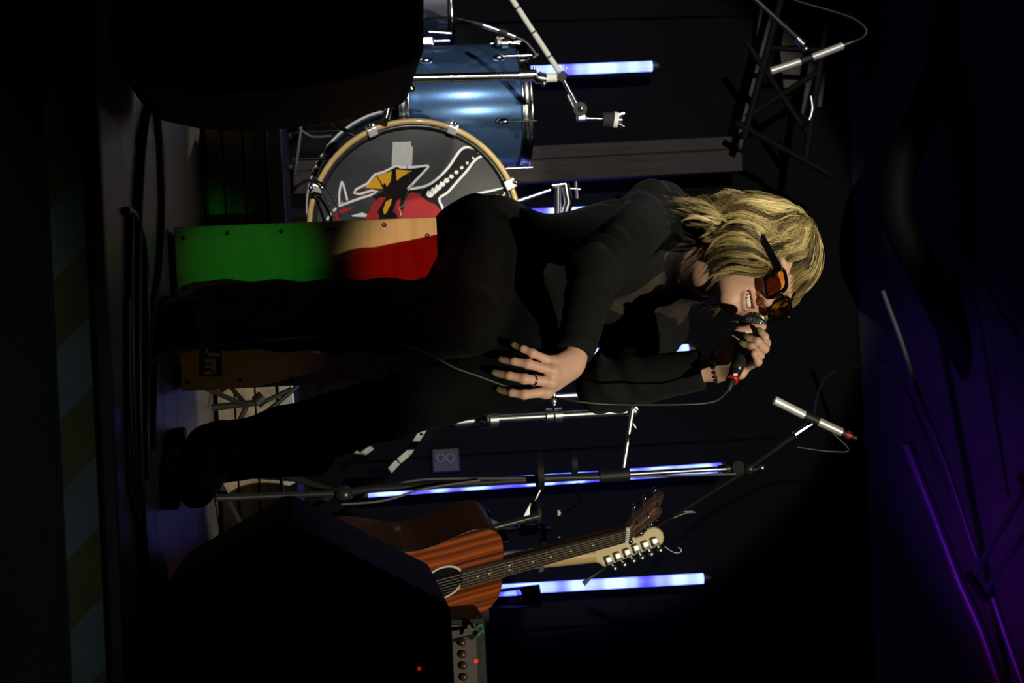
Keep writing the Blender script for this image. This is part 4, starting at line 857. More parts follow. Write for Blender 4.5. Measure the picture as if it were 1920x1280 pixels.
# left hand, closed round the microphone
HLt = [[(1426, 622, 3.022), (1434, 631, 3.020), (1436, 643, 3.040), (1403, 652, 3.078)],
       [(1404, 634, 3.010), (1420, 639, 3.000), (1433, 653, 3.020), (1398, 667, 3.070)],
       [(1394, 645, 2.998), (1409, 650, 2.987), (1424, 666, 3.005), (1390, 680, 3.060)],
       [(1407, 654, 2.988), (1414, 662, 2.978), (1421, 678, 2.990), (1388, 694, 3.050)]]
LF = [[PN(*q) for q in f] for f in HLt]
prL = []
for f, r in zip(LF, (0.0076, 0.0078, 0.0075, 0.0066)):
    prL += finger(f[::-1], r * 1.18, r * 0.84); prL.append(Ell(f[2], [r * 1.04] * 3, None, 0.005))
    prL.append(Cone(f[3], wrL, r * 1.6, 0.021, 0.010))
prL += finger([PN(1362, 672, 3.075), PN(1376, 640, 3.052), PN(1386, 626, 3.046), PN(1408, 618, 3.046), PN(1430, 612, 3.050)], 0.017, 0.0072, 0.008)
prL.append(Cone(PN(1388, 700, 3.03), wrL, 0.011, 0.020, 0.012))

# head
mo = -0.060
hp_ = [Ell(H(-0.008, 0, 0.038), (0.098, 0.074, 0.078), HF, 0.02), Ell(H(0.028, 0, -0.024), (0.060, 0.059, 0.078), HF, 0.03),
       Cone(H(0.004, 0.042, -0.048), H(0.064, 0.012, -0.090), 0.022, 0.016, 0.020), Cone(H(0.004, -0.042, -0.048), H(0.064, -0.012, -0.090), 0.022, 0.016, 0.020),
       Ell(H(0.073, 0, -0.092), (0.016, 0.017, 0.013), HF, 0.014), Ell(H(0.060, 0, -0.062), (0.028, 0.033, 0.028), HF, 0.02),
       Ell(H(0.064, 0.039, -0.034), (0.024, 0.024, 0.021), HF, 0.018), Ell(H(0.064, -0.039, -0.034), (0.024, 0.024, 0.021), HF, 0.018),
       Ell(H(0.036, 0.043, -0.044), (0.036, 0.020, 0.034), HF, 0.02), Ell(H(0.036, -0.043, -0.044), (0.036, 0.020, 0.034), HF, 0.02),
       Ell(H(0.078, 0.026, 0.022), (0.012, 0.026, 0.009), HF, 0.012), Ell(H(0.078, -0.026, 0.022), (0.012, 0.026, 0.009), HF, 0.012),
       Cone(H(0.086, 0, 0.010), H(0.106, 0, -0.031), 0.0075, 0.0092, 0.010), Ell(H(0.107, 0, -0.034), (0.0105, 0.0105, 0.0092), HF, 0.006),
       Ell(H(0.097, 0.0120, -0.037), (0.010, 0.0068, 0.0072), HF, 0.005), Ell(H(0.097, -0.0120, -0.037), (0.010, 0.0068, 0.0072), HF, 0.005),
       Cone(H(-0.030, 0, -0.075), nkb + tf * 0.005, 0.046, 0.052, 0.025), Cone(H(-0.014, 0, -0.085), nkb + tf * 0.022, 0.028, 0.030, 0.025)]
# smiling mouth: (sideways, forward, up) of the lip lines
ml_c = [(-0.0285, 0.080, 0.0075), (-0.019, 0.0885, 0.0030), (-0.008, 0.0940, 0.0008), (0.0, 0.0948, 0.0), (0.008, 0.0940, 0.0008), (0.019, 0.0885, 0.0030), (0.0285, 0.080, 0.0075)]
ll_c = [(-0.0285, 0.080, 0.0070), (-0.019, 0.0865, -0.0060), (-0.008, 0.0905, -0.0105), (0.0, 0.0912, -0.0112), (0.008, 0.0905, -0.0105), (0.019, 0.0865, -0.0060), (0.0285, 0.080, 0.0070)]
upl = [H(f, l, mo + u + 0.0045) for l, f, u in ml_c]; lol = [H(f, l, mo + u - 0.0015) for l, f, u in ll_c]
for ch, rr in ((upl, (0.0018, 0.0028, 0.0034, 0.0032, 0.0034, 0.0028, 0.0018)), (lol, (0.0018, 0.0034, 0.0042, 0.0044, 0.0042, 0.0034, 0.0018))):
    for i in range(6): hp_.append(Cone(ch[i], ch[i + 1], rr[i], rr[i + 1], 0.0040))
hs_ = [Ell(H(0.103, 0.032, 0.002), (0.020, 0.021, 0.013), HF, 0.012), Ell(H(0.103, -0.032, 0.002), (0.020, 0.021, 0.013), HF, 0.012),
       Ell(H(0.104, 0.0080, -0.0435), (0.0050, 0.0033, 0.0040), HF, 0.002), Ell(H(0.104, -0.0080, -0.0435), (0.0050, 0.0033, 0.0040), HF, 0.002)]
hsm = []
for i in range(5):       # mouth opening follows the smile
    t = -1 + 0.5 * i; hsm.append(Ell(H(0.086 - 0.010 * t * t, 0.0165 * t, mo - 0.0028 + 0.0048 * t * t), (0.020, 0.0085, 0.0062 - 0.0022 * t * t), HF, 0.002))
for s in (-1, 1): hsm.append(Cone(H(0.092, s * 0.026, mo + 0.026), H(0.090, s * 0.036, mo + 0.002), 0.0010, 0.0010, 0.007))
eyes = [Ell(H(0.0735, s * 0.032, 0.001), (0.0135, 0.0135, 0.0135), HF, 0.004) for s in (-1, 1)]

body_pr = hp_ + prR + prL + [
    Ell(pel, (0.100, 0.130, 0.105), TF, 0.03), Ell(wst, (0.082, 0.098, 0.15), TF, 0.04), Ell(chs, (0.098, 0.138, 0.145), TF, 0.04),
    Ell(chs + tf * 0.062 + tl * 0.062 + V(0, 0, -0.01), (0.058, 0.060, 0.058), TF, 0.03), Ell(chs + tf * 0.062 - tl * 0.062 + V(0, 0, -0.01), (0.058, 0.060, 0.058), TF, 0.03),
    Cone(shR, nkb, 0.044, 0.05, 0.03), Cone(shL, nkb, 0.044, 0.05, 0.03),
    Cone(nkb + tf * 0.03 - tl * 0.10 + V(0, 0, -0.005), nkb + tf * 0.062 + V(0, 0, -0.03), 0.006, 0.007, 0.02), Cone(nkb + tf * 0.03 + tl * 0.10 + V(0, 0, -0.005), nkb + tf * 0.062 + V(0, 0, -0.03), 0.006, 0.007, 0.02),
    Cone(shR, elR, 0.042, 0.034, 0.02), Cone(elR, wrR, 0.035, 0.022, 0.01), Cone(shL, elL, 0.042, 0.034, 0.02), Cone(elL, wrL, 0.035, 0.022, 0.01),
    Cone(hpR, knR, 0.074, 0.050, 0.03), Cone(knR, anR, 0.050, 0.030, 0.02), Cone(anR - V(0, 0, 0.035), (anR + toR) / 2 - V(0, 0, 0.015), 0.024, 0.018, 0.02),
    Cone(hpL, knL, 0.080, 0.050, 0.03), Cone(knL, anL, 0.050, 0.030, 0.02), Cone(anL - V(0, 0, 0.035), (anL + toL) / 2 - V(0, 0, 0.015), 0.024, 0.018, 0.02)]

pr = thing('person', 'seated singer in black with blonde bob and orange glasses, singing', 'person', Vector((pel[0], pel[1], 0)))
skin = mat('skin', (0.62, 0.365, 0.265), 0.48, sss=0.12, bump=0.05, bscale=500)
nt = skin.node_tree; b_ = nt.nodes['Principled BSDF']; at_ = nt.nodes.new('ShaderNodeAttribute'); at_.attribute_name = 'tint'
mx_ = nt.nodes.new('ShaderNodeMix'); mx_.data_type = 'RGBA'; mx_.inputs[6].default_value = (0.62, 0.365, 0.265, 1); mx_.inputs[7].default_value = (0.50, 0.13, 0.12, 1)
nt.links.new(at_.outputs['Fac'], mx_.inputs[0]); nt.links.new(mx_.outputs[2], b_.inputs['Base Color'])
def build_body(h):
    prims = body_pr
    def post(p, d):
        for q in eyes: d = smin(d, q(p), q.k) if np.min(np.linalg.norm(p - q.c, axis=1)) < 0.05 else d
        return d
    return mesh_sdf(prims, hs_ + hsm, h, post)
bv, bf = build_body(0.0026)
body = np_mesh('body', bv, bf, skin, pr)
hl_ = (bv - HC) @ HF.T
lipd = np.full(len(bv), 1.0); near = (np.abs(hl_[:, 2] - mo) < 0.05) & (hl_[:, 0] > 0.04) & (np.abs(hl_[:, 1]) < 0.05)
pn_ = bv[near]; dd_ = np.full(len(pn_), 1.0)
for ch, rr in ((upl, (0.0014, 0.0028, 0.0036, 0.0032, 0.0036, 0.0028, 0.0014)), (lol, (0.0016, 0.0034, 0.0042, 0.0044, 0.0042, 0.0034, 0.0016))):
    for i in range(6): dd_ = np.minimum(dd_, Cone(ch[i], ch[i + 1], rr[i], rr[i + 1])(pn_))
lipd[near] = dd_
tint = np.clip((0.0016 - lipd) / 0.0016, 0, 1) * 0.42
dm_ = np.full(len(bv), 1.0); dm_[near] = np.min([q(bv[near]) for q in hsm[:5]], axis=0)
tint[(dm_ < 0.0012) & (hl_[:, 0] < 0.0875)] = 1.0
for s in (-1, 1): tint = np.maximum(tint, 0.16 * np.exp(-np.sum((hl_ - V(0.08, s * 0.040, -0.030)) ** 2, 1) / (2 * 0.016 ** 2)))
tint = np.maximum(tint, 0.15 * np.exp(-np.sum((hl_ - V(0.115, 0, -0.035)) ** 2, 1) / (2 * 0.010 ** 2)))
for fl2 in (RF, LF):
    for f in fl2:
        for j in (2, 3): tint = np.maximum(tint, 0.14 * np.exp(-np.sum((bv - f[j]) ** 2, 1) / (2 * 0.008 ** 2)))
ca = body.data.attributes.new('tint', 'FLOAT', 'POINT'); ca.data.foreach_set('value', tint.astype(np.float32))
def VV(a): return Vector((float(a[0]), float(a[1]), float(a[2])))
M33 = lambda rows: Matrix([list(map(float, r)) for r in rows]).transposed()
# teeth: a row of single teeth on the dental arch
tm = mat('teeth', (0.82, 0.76, 0.62), 0.25, coat=0.4)
for i in range(10):
    t = (i - 4.5) / 4.5; l = 0.0215 * t; f = 0.0890 - 0.0105 * t * t; wd = 0.0060 if 3 < i < 6 else 0.0051
    c = H(f, l, mo - 0.0008 + 0.0055 * t * t); ang = 0.52 * t
    ff = hf * cos(ang) + hl * sin(ang); ll = hl * cos(ang) - hf * sin(ang)
    MB().ball(VV(c), (0.0034, wd / 2, 0.0056 if 2 < i < 7 else 0.0048), 10, M33([ff, ll, hu])).build('tooth', tm, body)
# nails
nm_ = mat('olive_nail_varnish', (0.20, 0.24, 0.05), 0.15, coat=0.8)
for flst, ref in ((RF, V(0, -1, 0.35)), (LF, V(0, -1, 0.25))):
    for f in flst:
        d = nrm(f[0] - f[1]); n = nrm(ref - d * (ref @ d)); s = np.cross(n, d); r = 0.0062
        MB().ball(VV(f[0] + n * (r * 0.62) + d * 0.0015), (0.0078, 0.0052, 0.0026), 12, M33([d, s, n])).build('nail', nm_, body)
# eyes and brows
em = mat('eye_white', (0.75, 0.73, 0.70), 0.15); im = mat('iris', (0.05, 0.03, 0.02), 0.1)
for s in (-1, 1):
    c = H(0.0740, s * 0.032, 0.000); g_ = nrm(hf - hu * 0.35)
    ey = MB().ball(VV(c), 0.0128, 16).build('eye', em, pr)
    MB().lathe(VV(c + g_ * 0.0118), VV(g_), [(0, 0.0055), (0.0012, 0.004), (0.0014, 0.0001)], 16).build('iris', im, ey)
    MB().tube([VV(H(0.0885 - 0.006 * k * k / 9, s * (0.014 + 0.010 * k), 0.019 + 0.0030 * k - 0.0011 * k * k)) for k in range(4)], [0.0022, 0.0026, 0.0022, 0.001], 6).build('eyebrow', mat('brow_hair', (0.16, 0.10, 0.04), 0.7), pr)
# ring and bracelet
rg = MB(); d = nrm(RF[2][3] - RF[2][2]); c = RF[2][2] + (RF[2][3] - RF[2][2]) * 0.36
rg.lathe(VV(c - d * 0.0016), VV(d), [(0, 0.0098), (0, 0.0112), (0.0032, 0.0112), (0.0032, 0.0098)], 28, True)
rg.build('ring', M['chrome'], pr)
bd_ax = nrm(wrL - elL); bx1 = nrm(np.cross(bd_ax, V(0, 0, 1))); bx2 = np.cross(bd_ax, bx1); bcn = wrL - bd_ax * 0.004
for k in range(20):
    a = 2 * math.pi * k / 20; q = bcn + (bx1 * cos(a) + bx2 * sin(a)) * 0.0275
    MB().ball(VV(q), 0.0042, 8).build('bracelet_bead', M['steel'] if k % 5 == 0 else mat('black_bead', (0.03, 0.03, 0.035), 0.15), pr)

# ------------------------------------------------------------------ clothes
black_cloth = mat('black_jersey', (0.0068, 0.0069, 0.0075), 0.8, sheen=0.03, bump=0.25, bscale=900, spec=0.15)
trouser_cloth = mat('black_trouser_cloth', (0.0028, 0.0028, 0.0031), 0.85, sheen=0.01, bump=0.2, bscale=700, spec=0.1)
def folds(p, d):
    w = np.zeros(len(p))
    for (a, b, fr, amp, wd) in ((shR, elR, 140, 0.0060, 0.10), (elR, wrR, 120, 0.0050, 0.09), (shL, elL, 130, 0.0055, 0.09), (elL, wrL, 130, 0.0050, 0.09)):
        ax = nrm(b - a); L_ = np.linalg.norm(b - a); t = (p - a) @ ax; rr = np.linalg.norm(p - a - t[:, None] * ax, axis=1)
        m = np.exp(-(rr / wd) ** 4) * np.clip((t + 0.05) / 0.05, 0, 1) * np.clip((L_ + 0.02 - t) / 0.04, 0, 1)
        ph = t * fr + 9 * np.sin(p[:, 0] * 23 + p[:, 2] * 17) * 0.25 + np.sin(p[:, 1] * 60) * 0.8
        w += amp * m * np.sin(ph) * (0.45 + 0.55 * np.sin(t * 26 + 1.3))
    return d - w
jp = [Ell(pel + V(0, 0, 0.02), (0.112, 0.142, 0.110), TF, 0.03), Ell(wst, (0.092, 0.108, 0.16), TF, 0.04), Ell(chs, (0.107, 0.150, 0.152), TF, 0.04),
      Ell(chs + tf * 0.064 + tl * 0.062 + V(0, 0, -0.012), (0.064, 0.066, 0.064), TF, 0.03), Ell(chs + tf * 0.064 - tl * 0.062 + V(0, 0, -0.012), (0.064, 0.066, 0.064), TF, 0.03),
      Cone(shR, nkb + V(0, 0, -0.02) - tl * 0.05, 0.056, 0.050, 0.03), Cone(shL, nkb + V(0, 0, -0.02) + tl * 0.05, 0.056, 0.050, 0.03),
      Cone(shR, elR, 0.058, 0.047, 0.02), Cone(elR, wrR - (wrR - elR) * 0.04, 0.047, 0.033, 0.02),
      Cone(shL, elL, 0.058, 0.050, 0.02), Cone(elL, wrL - (wrL - elL) * 0.10, 0.050, 0.036, 0.02)]
v_bot = PN(1128, 585, 3.30)[2]; v_top = nkb[2] + 0.05
def jacket_post(p, d):
    d = folds(p, d)
    q = (p - chs) @ TF.T; u = p[:, 2]
    tt_ = np.clip((u - v_bot) / (v_top - v_bot), 0, 1.3)
    wv = 0.004 + 0.075 * tt_ ** 0.8
    lat = np.abs(q[:, 1] + 0.004)
    wedge = np.maximum(np.maximum(lat - wv, v_bot - u), -(q[:, 0] - 0.0))       # V opening at the front
    armc = np.minimum(Cone(elR, wrR, 0.055, 0.05)(p), np.minimum(Cone(shR, elR, 0.062, 0.055)(p), Cone(elL, wrL, 0.06, 0.06)(p)))
    wedge = np.maximum(wedge, -armc)
    neck = Cone(nkb + V(0, 0, -0.03), nkb + V(0, 0, 0.12), 0.060, 0.075)(p)
    d = smax(d, -wedge, 0.006); d = smax(d, -neck, 0.006)
    for e_, a_ in ((wrR, elR), (wrL, elL)):                                       # cuffs end cleanly before the hands
        ax = nrm(e_ - a_); pl = (p - (e_ - ax * (0.012 if e_ is wrR else 0.028))) @ ax
        d = np.where(np.linalg.norm(p - e_, axis=1) < 0.09, np.maximum(d, pl), d)
    return d
jv, jf = mesh_sdf(jp, [], 0.0038, jacket_post)
np_mesh('jacket', jv, jf, black_cloth, pr)
# dark top under the jacket, its colour also putting shade on chest and neck
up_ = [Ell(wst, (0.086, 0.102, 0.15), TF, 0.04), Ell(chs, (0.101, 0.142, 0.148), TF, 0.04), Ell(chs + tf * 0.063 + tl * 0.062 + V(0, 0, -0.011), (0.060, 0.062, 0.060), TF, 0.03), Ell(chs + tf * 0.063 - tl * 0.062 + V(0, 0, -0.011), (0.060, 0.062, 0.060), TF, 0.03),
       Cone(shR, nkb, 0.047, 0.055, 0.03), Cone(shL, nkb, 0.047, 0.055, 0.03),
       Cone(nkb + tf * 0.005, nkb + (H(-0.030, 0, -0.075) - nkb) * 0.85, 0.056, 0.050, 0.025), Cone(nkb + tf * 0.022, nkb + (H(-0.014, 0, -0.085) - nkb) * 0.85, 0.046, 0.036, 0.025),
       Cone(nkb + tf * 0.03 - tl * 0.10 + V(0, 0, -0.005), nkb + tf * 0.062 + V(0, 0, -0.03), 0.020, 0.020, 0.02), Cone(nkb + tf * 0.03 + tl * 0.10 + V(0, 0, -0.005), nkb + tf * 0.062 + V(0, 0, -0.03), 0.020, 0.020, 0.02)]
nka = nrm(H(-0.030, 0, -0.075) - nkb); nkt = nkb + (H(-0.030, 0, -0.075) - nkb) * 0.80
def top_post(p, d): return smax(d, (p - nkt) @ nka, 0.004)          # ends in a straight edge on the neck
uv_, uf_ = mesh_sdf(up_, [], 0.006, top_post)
np_mesh('top', uv_, uf_, mat('shade_brown_top', (0.055, 0.042, 0.034), 0.8, var=0.5, scale=30, spec=0.15), pr)
tp_ = [Ell(pel + V(0, 0, -0.012), (0.108, 0.140, 0.110), TF, 0.03), Cone(hpR, knR, 0.084, 0.062, 0.03), Cone(knR, anR + V(0, 0, -0.02), 0.060, 0.056, 0.02),
       Cone(hpL + V(0, 0, 0.012), knL, 0.102, 0.068, 0.03), Cone(hpL + V(0, 0, 0.045), hpL + (knL - hpL) * 0.80 + V(0, 0, 0.035), 0.095, 0.062, 0.03), Cone(knL, anL + V(0, 0, -0.02), 0.058, 0.053, 0.02)]
def trouser_post(p, d):
    w = 0.0025 * np.sin(p[:, 2] * 70 + 14 * p[:, 0]) * np.sin(p[:, 0] * 50 + p[:, 1] * 30)
    seat = np.maximum(ct + 0.004 - p[:, 2], np.maximum(CJ_Y + 0.0 - p[:, 1], -(xr + 0.2 - p[:, 0])))
    inbox = np.minimum(np.minimum(p[:, 1] - (CJ_Y - 0.012), ct + 0.003 - p[:, 2]), np.minimum(p[:, 0] - (xl - 0.05), xr + 0.05 - p[:, 0]))
    return smax(d - w, inbox, 0.012)                                              # flattened where she sits on the box
tv, tf_ = mesh_sdf(tp_, [], 0.0055, trouser_post)
np_mesh('trousers', tv, tf_, trouser_cloth, pr)
boot_m = mat('black_boot_leather', (0.003, 0.003, 0.003), 0.55, spec=0.15, bump=0.2, bscale=120); sole_m = mat('boot_sole', (0.012, 0.012, 0.012), 0.6)
for an, to in ((anR, toR), (anL, toL)):
    fl2 = np.array([to[0] - an[0], to[1] - an[1], 0]); fd = nrm(fl2); sd = V(-fd[1], fd[0], 0); BF = np.stack([fd, sd, V(0, 0, 1.0)])
    base = V(an[0], an[1], 0); z0 = 0.024
    bp_ = [Cone(V(an[0], an[1], 0.24), V(an[0], an[1], 0.10), 0.050, 0.046, 0.02), Cone(V(an[0], an[1], 0.09) - fd * 0.02, V(an[0], an[1], 0.065) - fd * 0.03, 0.044, 0.040, 0.02),
           Cone(base + V(0, 0, 0.085), base + fd * 0.11 + V(0, 0, 0.060), 0.044, 0.036, 0.03), Ell(base + fd * 0.15 + V(0, 0, 0.055), (0.062, 0.043, 0.034), BF, 0.03)]
    def bpost(p, d): return np.maximum(d, z0 - p[:, 2])
    v_, f_ = mesh_sdf(bp_, [], 0.0055, bpost); bo_ = np_mesh('boot', v_, f_, boot_m, pr)
    ol = [base + fd * a + sd * b for a, b in ((-0.072, 0.0), (-0.062, 0.030), (-0.02, 0.038), (0.06, 0.036), (0.14, 0.044), (0.19, 0.034), (0.213, 0.0), (0.19, -0.034), (0.14, -0.044), (0.06, -0.036), (-0.02, -0.038), (-0.062, -0.030))]
    MB().prism([VV(q) + Vector((0, 0, 0.001)) for q in ol], (0, 0, 0.026)).build('sole', sole_m, bo_, bevel=0.004)
    for k in range(5):
        q = base + fd * (0.035 + 0.016 * k) + V(0, 0, 0.128 - 0.012 * k)
        MB().tube([VV(q - sd * 0.022 - V(0, 0, 0.006)), VV(q), VV(q + sd * 0.022 - V(0, 0, 0.006))], 0.0028, 6).build('lace', M['cable'], bo_)
# ------------------------------------------------------------------ hair
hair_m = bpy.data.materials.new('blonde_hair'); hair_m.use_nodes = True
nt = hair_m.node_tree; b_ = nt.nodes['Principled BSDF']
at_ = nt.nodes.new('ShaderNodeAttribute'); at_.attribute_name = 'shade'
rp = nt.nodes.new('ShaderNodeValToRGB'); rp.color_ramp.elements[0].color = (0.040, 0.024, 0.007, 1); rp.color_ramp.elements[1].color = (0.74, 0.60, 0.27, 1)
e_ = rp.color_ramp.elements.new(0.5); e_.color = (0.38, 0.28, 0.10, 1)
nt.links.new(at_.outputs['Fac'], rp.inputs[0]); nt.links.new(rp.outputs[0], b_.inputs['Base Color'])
b_.inputs['Roughness'].default_value = 0.45; b_.inputs['Specular IOR Level'].default_value = 0.45
down = V(0, 0, -1.0); downh = HF @ down
hc = V(-0.010, 0.0, 0.030); er = V(0.106, 0.086, 0.090)
def lock_path(phi, part, shell, length, amp, ph, bang=False, curl=0.0, fwd=0.0, twist=0.0):
    """guide from the parting over the skull and down, in head coordinates"""
    pts = []; ns = 12
    end_t = rad(6) if not bang else rad(22)
    for i in range(ns):
        s = i / (ns - 1); el = rad(86) + (end_t - rad(86)) * s; pa = phi + twist * (1 - s)
        q = hc + er * shell * (0.97 + 0.06 * s) * V(cos(el) * cos(pa), cos(el) * sin(pa), sin(el))
        pts.append(q + (1 - s) ** 2 * V(0.02 * cos(part), -0.012 + 0.010 * sin(part), 0))
    q = pts[-1].copy(); m = 12; step = length / m
    rad_dir = nrm(V(cos(phi), sin(phi), 0)); tan = nrm(V(-sin(phi), cos(phi), 0))
    d = nrm(pts[-1] - pts[-2])
    base_d = (0.80 * downh + 0.30 * V(0, 0, -1)) if not bang else V(-0.12, 0.30, -1.0)
    for i in range(1, m + 1):
        s = i / m
        tgt = nrm(base_d + V(fwd, 0, 0) + rad_dir * (0.20 - 0.60 * s * curl))
        d = nrm(d * 0.65 + tgt * 0.35)
        q = q + d * step
        pts.append(q.copy())
    pts = np.array(pts); n_ = len(pts); s = np.linspace(0, 1, n_)
    env = np.clip((s - 0.25) / 0.40, 0, 1) * amp
    wav = ph + s * (12.5 if not bang else 6.0)
    return pts + rad_dir * (env * np.sin(wav))[:, None] + tan * (env * 1.3 * np.cos(wav * 0.9 + 0.7))[:, None]
def resample(pts, n):
    pts = np.asarray(pts); t = np.linspace(0, len(pts) - 1.001, n); i = t.astype(int); f = (t - i)[:, None]
    p0, p1, p2, p3 = pts[np.clip(i - 1, 0, None)], pts[i], pts[i + 1], pts[np.clip(i + 2, None, len(pts) - 1)]
    return 0.5 * (2 * p1 + (p2 - p0) * f + (2 * p0 - 5 * p1 + 4 * p2 - p3) * f * f + (3 * p1 - p0 - 3 * p2 + p3) * f ** 3)
def resample_t(q, cut):
    t = np.linspace(0, (len(q) - 1) * cut, len(q)); i = np.minimum(t.astype(int), len(q) - 2); f = (t - i)[:, None]
    return q[i] * (1 - f) + q[i + 1] * f
locks = []
def add(phi_deg, shell, length, amp, bang=False, curl=0.3, n=26, w=0.014, sh=0.5, fwd=0.0, twist=0.0):
    locks.append((lock_path(rad(phi_deg), rng.uniform(0, 6.28), shell, length, amp, 2.0 * sin(rad(phi_deg) * 2.5) + rng.uniform(-0.7, 0.7), bang, curl, fwd, rad(twist)), n, w, sh))
for lay, (shl, cntl) in enumerate(((0.93, 36), (1.01, 48), (1.07, 50))):
    for i in range(cntl):
        phi = -56 - 250 * (i + rng.uniform(-0.4, 0.4)) / cntl          # from her right temple round the back to the left temple
        L_ = rng.uniform(0.108, 0.160) * (0.92 if lay == 0 else 1.0)
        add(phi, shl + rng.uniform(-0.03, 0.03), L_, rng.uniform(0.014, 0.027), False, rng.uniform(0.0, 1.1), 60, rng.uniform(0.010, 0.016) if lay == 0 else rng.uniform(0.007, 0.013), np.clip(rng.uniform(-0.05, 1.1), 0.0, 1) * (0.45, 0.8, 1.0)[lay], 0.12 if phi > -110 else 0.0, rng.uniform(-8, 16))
for i in range(40):      # fringe, swept from the right-hand parting towards her left
    phi = -58 + 112 * (i + rng.uniform(-0.3, 0.3)) / 40
    add(phi, rng.uniform(1.00, 1.07), rng.uniform(0.034, 0.056), rng.uniform(0.004, 0.009), True, 0.5, 52, rng.uniform(0.008, 0.012), np.clip(rng.uniform(0.1, 1.05), 0.08, 1), 0.0, rng.uniform(-62, -30))
for i in range(14):      # longer fringe over her right temple
    add(-36 - 26 * rng.uniform(0, 1), rng.uniform(0.99, 1.05), rng.uniform(0.055, 0.085), rng.uniform(0.004, 0.010), True, 0.5, 44, rng.uniform(0.008, 0.011), rng.uniform(0.15, 1.0), -0.15, rng.uniform(-35, -10))
for i in range(34):      # face-framing locks on her right cheek
    phi = -44 - 26 * rng.uniform(0, 1)
    add(phi, rng.uniform(0.95, 1.02), rng.uniform(0.105, 0.175), rng.uniform(0.012, 0.022), False, rng.uniform(-0.1, 0.6), 40, rng.uniform(0.006, 0.010), rng.uniform(0.1, 1.0), rng.uniform(0.22, 0.5), rng.uniform(-5, 10))
for i in range(24):      # locks curling forward under the jaw
    add(-44 - 16 * rng.uniform(0, 1), rng.uniform(0.95, 1.0), rng.uniform(0.150, 0.215), rng.uniform(0.012, 0.020), False, rng.uniform(0.0, 0.5), 40, rng.uniform(0.007, 0.010), rng.uniform(0.0, 0.8), rng.uniform(0.3, 0.75), rng.uniform(-5, 10))
for i in range(110):      # flyaway strands
    add(rng.uniform(-310, -56), rng.uniform(1.02, 1.12), rng.uniform(0.08, 0.17), rng.uniform(0.010, 0.022), False, rng.uniform(-0.6, 0.8), 2, 0.006, rng.uniform(0.3, 0.9))
SEG, SID = 20, 3
HV, HFc, HS = [], [], []
base = 0
for path, n, w, sh in locks:
    g = resample(path, SEG) @ HF + HC
    tg_ = np.gradient(g, axis=0); tg_ /= np.linalg.norm(tg_, axis=1)[:, None]
    ref = np.cross(tg_, V(0.3, 0.5, 0.8)); ref /= np.linalg.norm(ref, axis=1)[:, None]; bi = np.cross(tg_, ref)
    s = np.linspace(0, 1, SEG); lph = rng.uniform(0, 6.28)
    for k in range(n):
        a = rng.uniform(0, 6.28); rr = w * math.sqrt(rng.uniform(0, 1)); ph = rng.uniform(0, 6.28); fr = rng.uniform(2, 4.5); fl_ = rng.uniform(0.0005, 0.0020)
        spread = rr * (0.85 + 0.30 * np.sin(s * 4 + ph)) * (1 - 0.78 * s ** 1.6)
        tw = a + 1.6 * s + 0.4 * np.sin(s * fr + ph)
        cut = rng.uniform(0.86, 1.0)
        q = g + ref * (spread * np.cos(tw))[:, None] + bi * (spread * np.sin(tw))[:, None] + ref * (fl_ * np.sin(s * fr * 2 + ph) * s)[:, None]
        if cut < 0.995: q = resample_t(q, cut)
        hq = (q - HC) @ HF.T      # strands run inside the temple arms of the glasses
        la = 0.0645 + (0.107 - hq[:, 0]) * 0.485 - 0.0065
        wt = np.clip(1.6 - np.abs(hq[:, 2] - 0.002) / 0.014, 0, 1) * np.clip((hq[:, 0] - 0.038) / 0.010, 0, 1) * (hq[:, 0] < 0.112)
        ex = np.maximum(np.abs(hq[:, 1]) - la, 0) * wt
        q = q - (np.sign(hq[:, 1]) * ex)[:, None] * hl
        rad_ = 0.00048 * (1 - s ** 3 * 0.85) * rng.uniform(0.7, 1.3)
        for j in range(SID):
            an = 2 * math.pi * j / SID
            HV.append(q + ref * (rad_ * math.cos(an))[:, None] + bi * (rad_ * math.sin(an))[:, None])
        ii = np.arange(SEG - 1)
        for j in range(SID):
            j2 = (j + 1) % SID
            HFc.append(np.stack([base + j * SEG + ii, base + j2 * SEG + ii, base + j2 * SEG + ii + 1, base + j * SEG + ii + 1], 1))
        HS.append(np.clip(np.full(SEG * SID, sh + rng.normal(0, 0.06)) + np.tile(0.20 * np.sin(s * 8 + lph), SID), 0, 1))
        base += SEG * SID
hv = np.concatenate(HV); hfc = np.concatenate(HFc); hsd = np.concatenate(HS)
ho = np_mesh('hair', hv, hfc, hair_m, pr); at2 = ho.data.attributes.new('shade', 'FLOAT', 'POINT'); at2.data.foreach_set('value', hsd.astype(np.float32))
# under-hair close to the scalp
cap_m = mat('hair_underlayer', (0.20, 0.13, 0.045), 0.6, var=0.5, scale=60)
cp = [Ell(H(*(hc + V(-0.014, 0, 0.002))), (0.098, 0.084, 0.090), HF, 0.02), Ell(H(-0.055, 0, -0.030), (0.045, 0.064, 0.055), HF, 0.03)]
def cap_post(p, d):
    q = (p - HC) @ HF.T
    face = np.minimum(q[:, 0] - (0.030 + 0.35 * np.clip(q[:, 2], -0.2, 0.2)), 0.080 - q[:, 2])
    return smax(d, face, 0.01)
v_, f_ = mesh_sdf(cp, [], 0.005, cap_post); np_mesh('hair_underlayer', v_, f_, cap_m, pr)

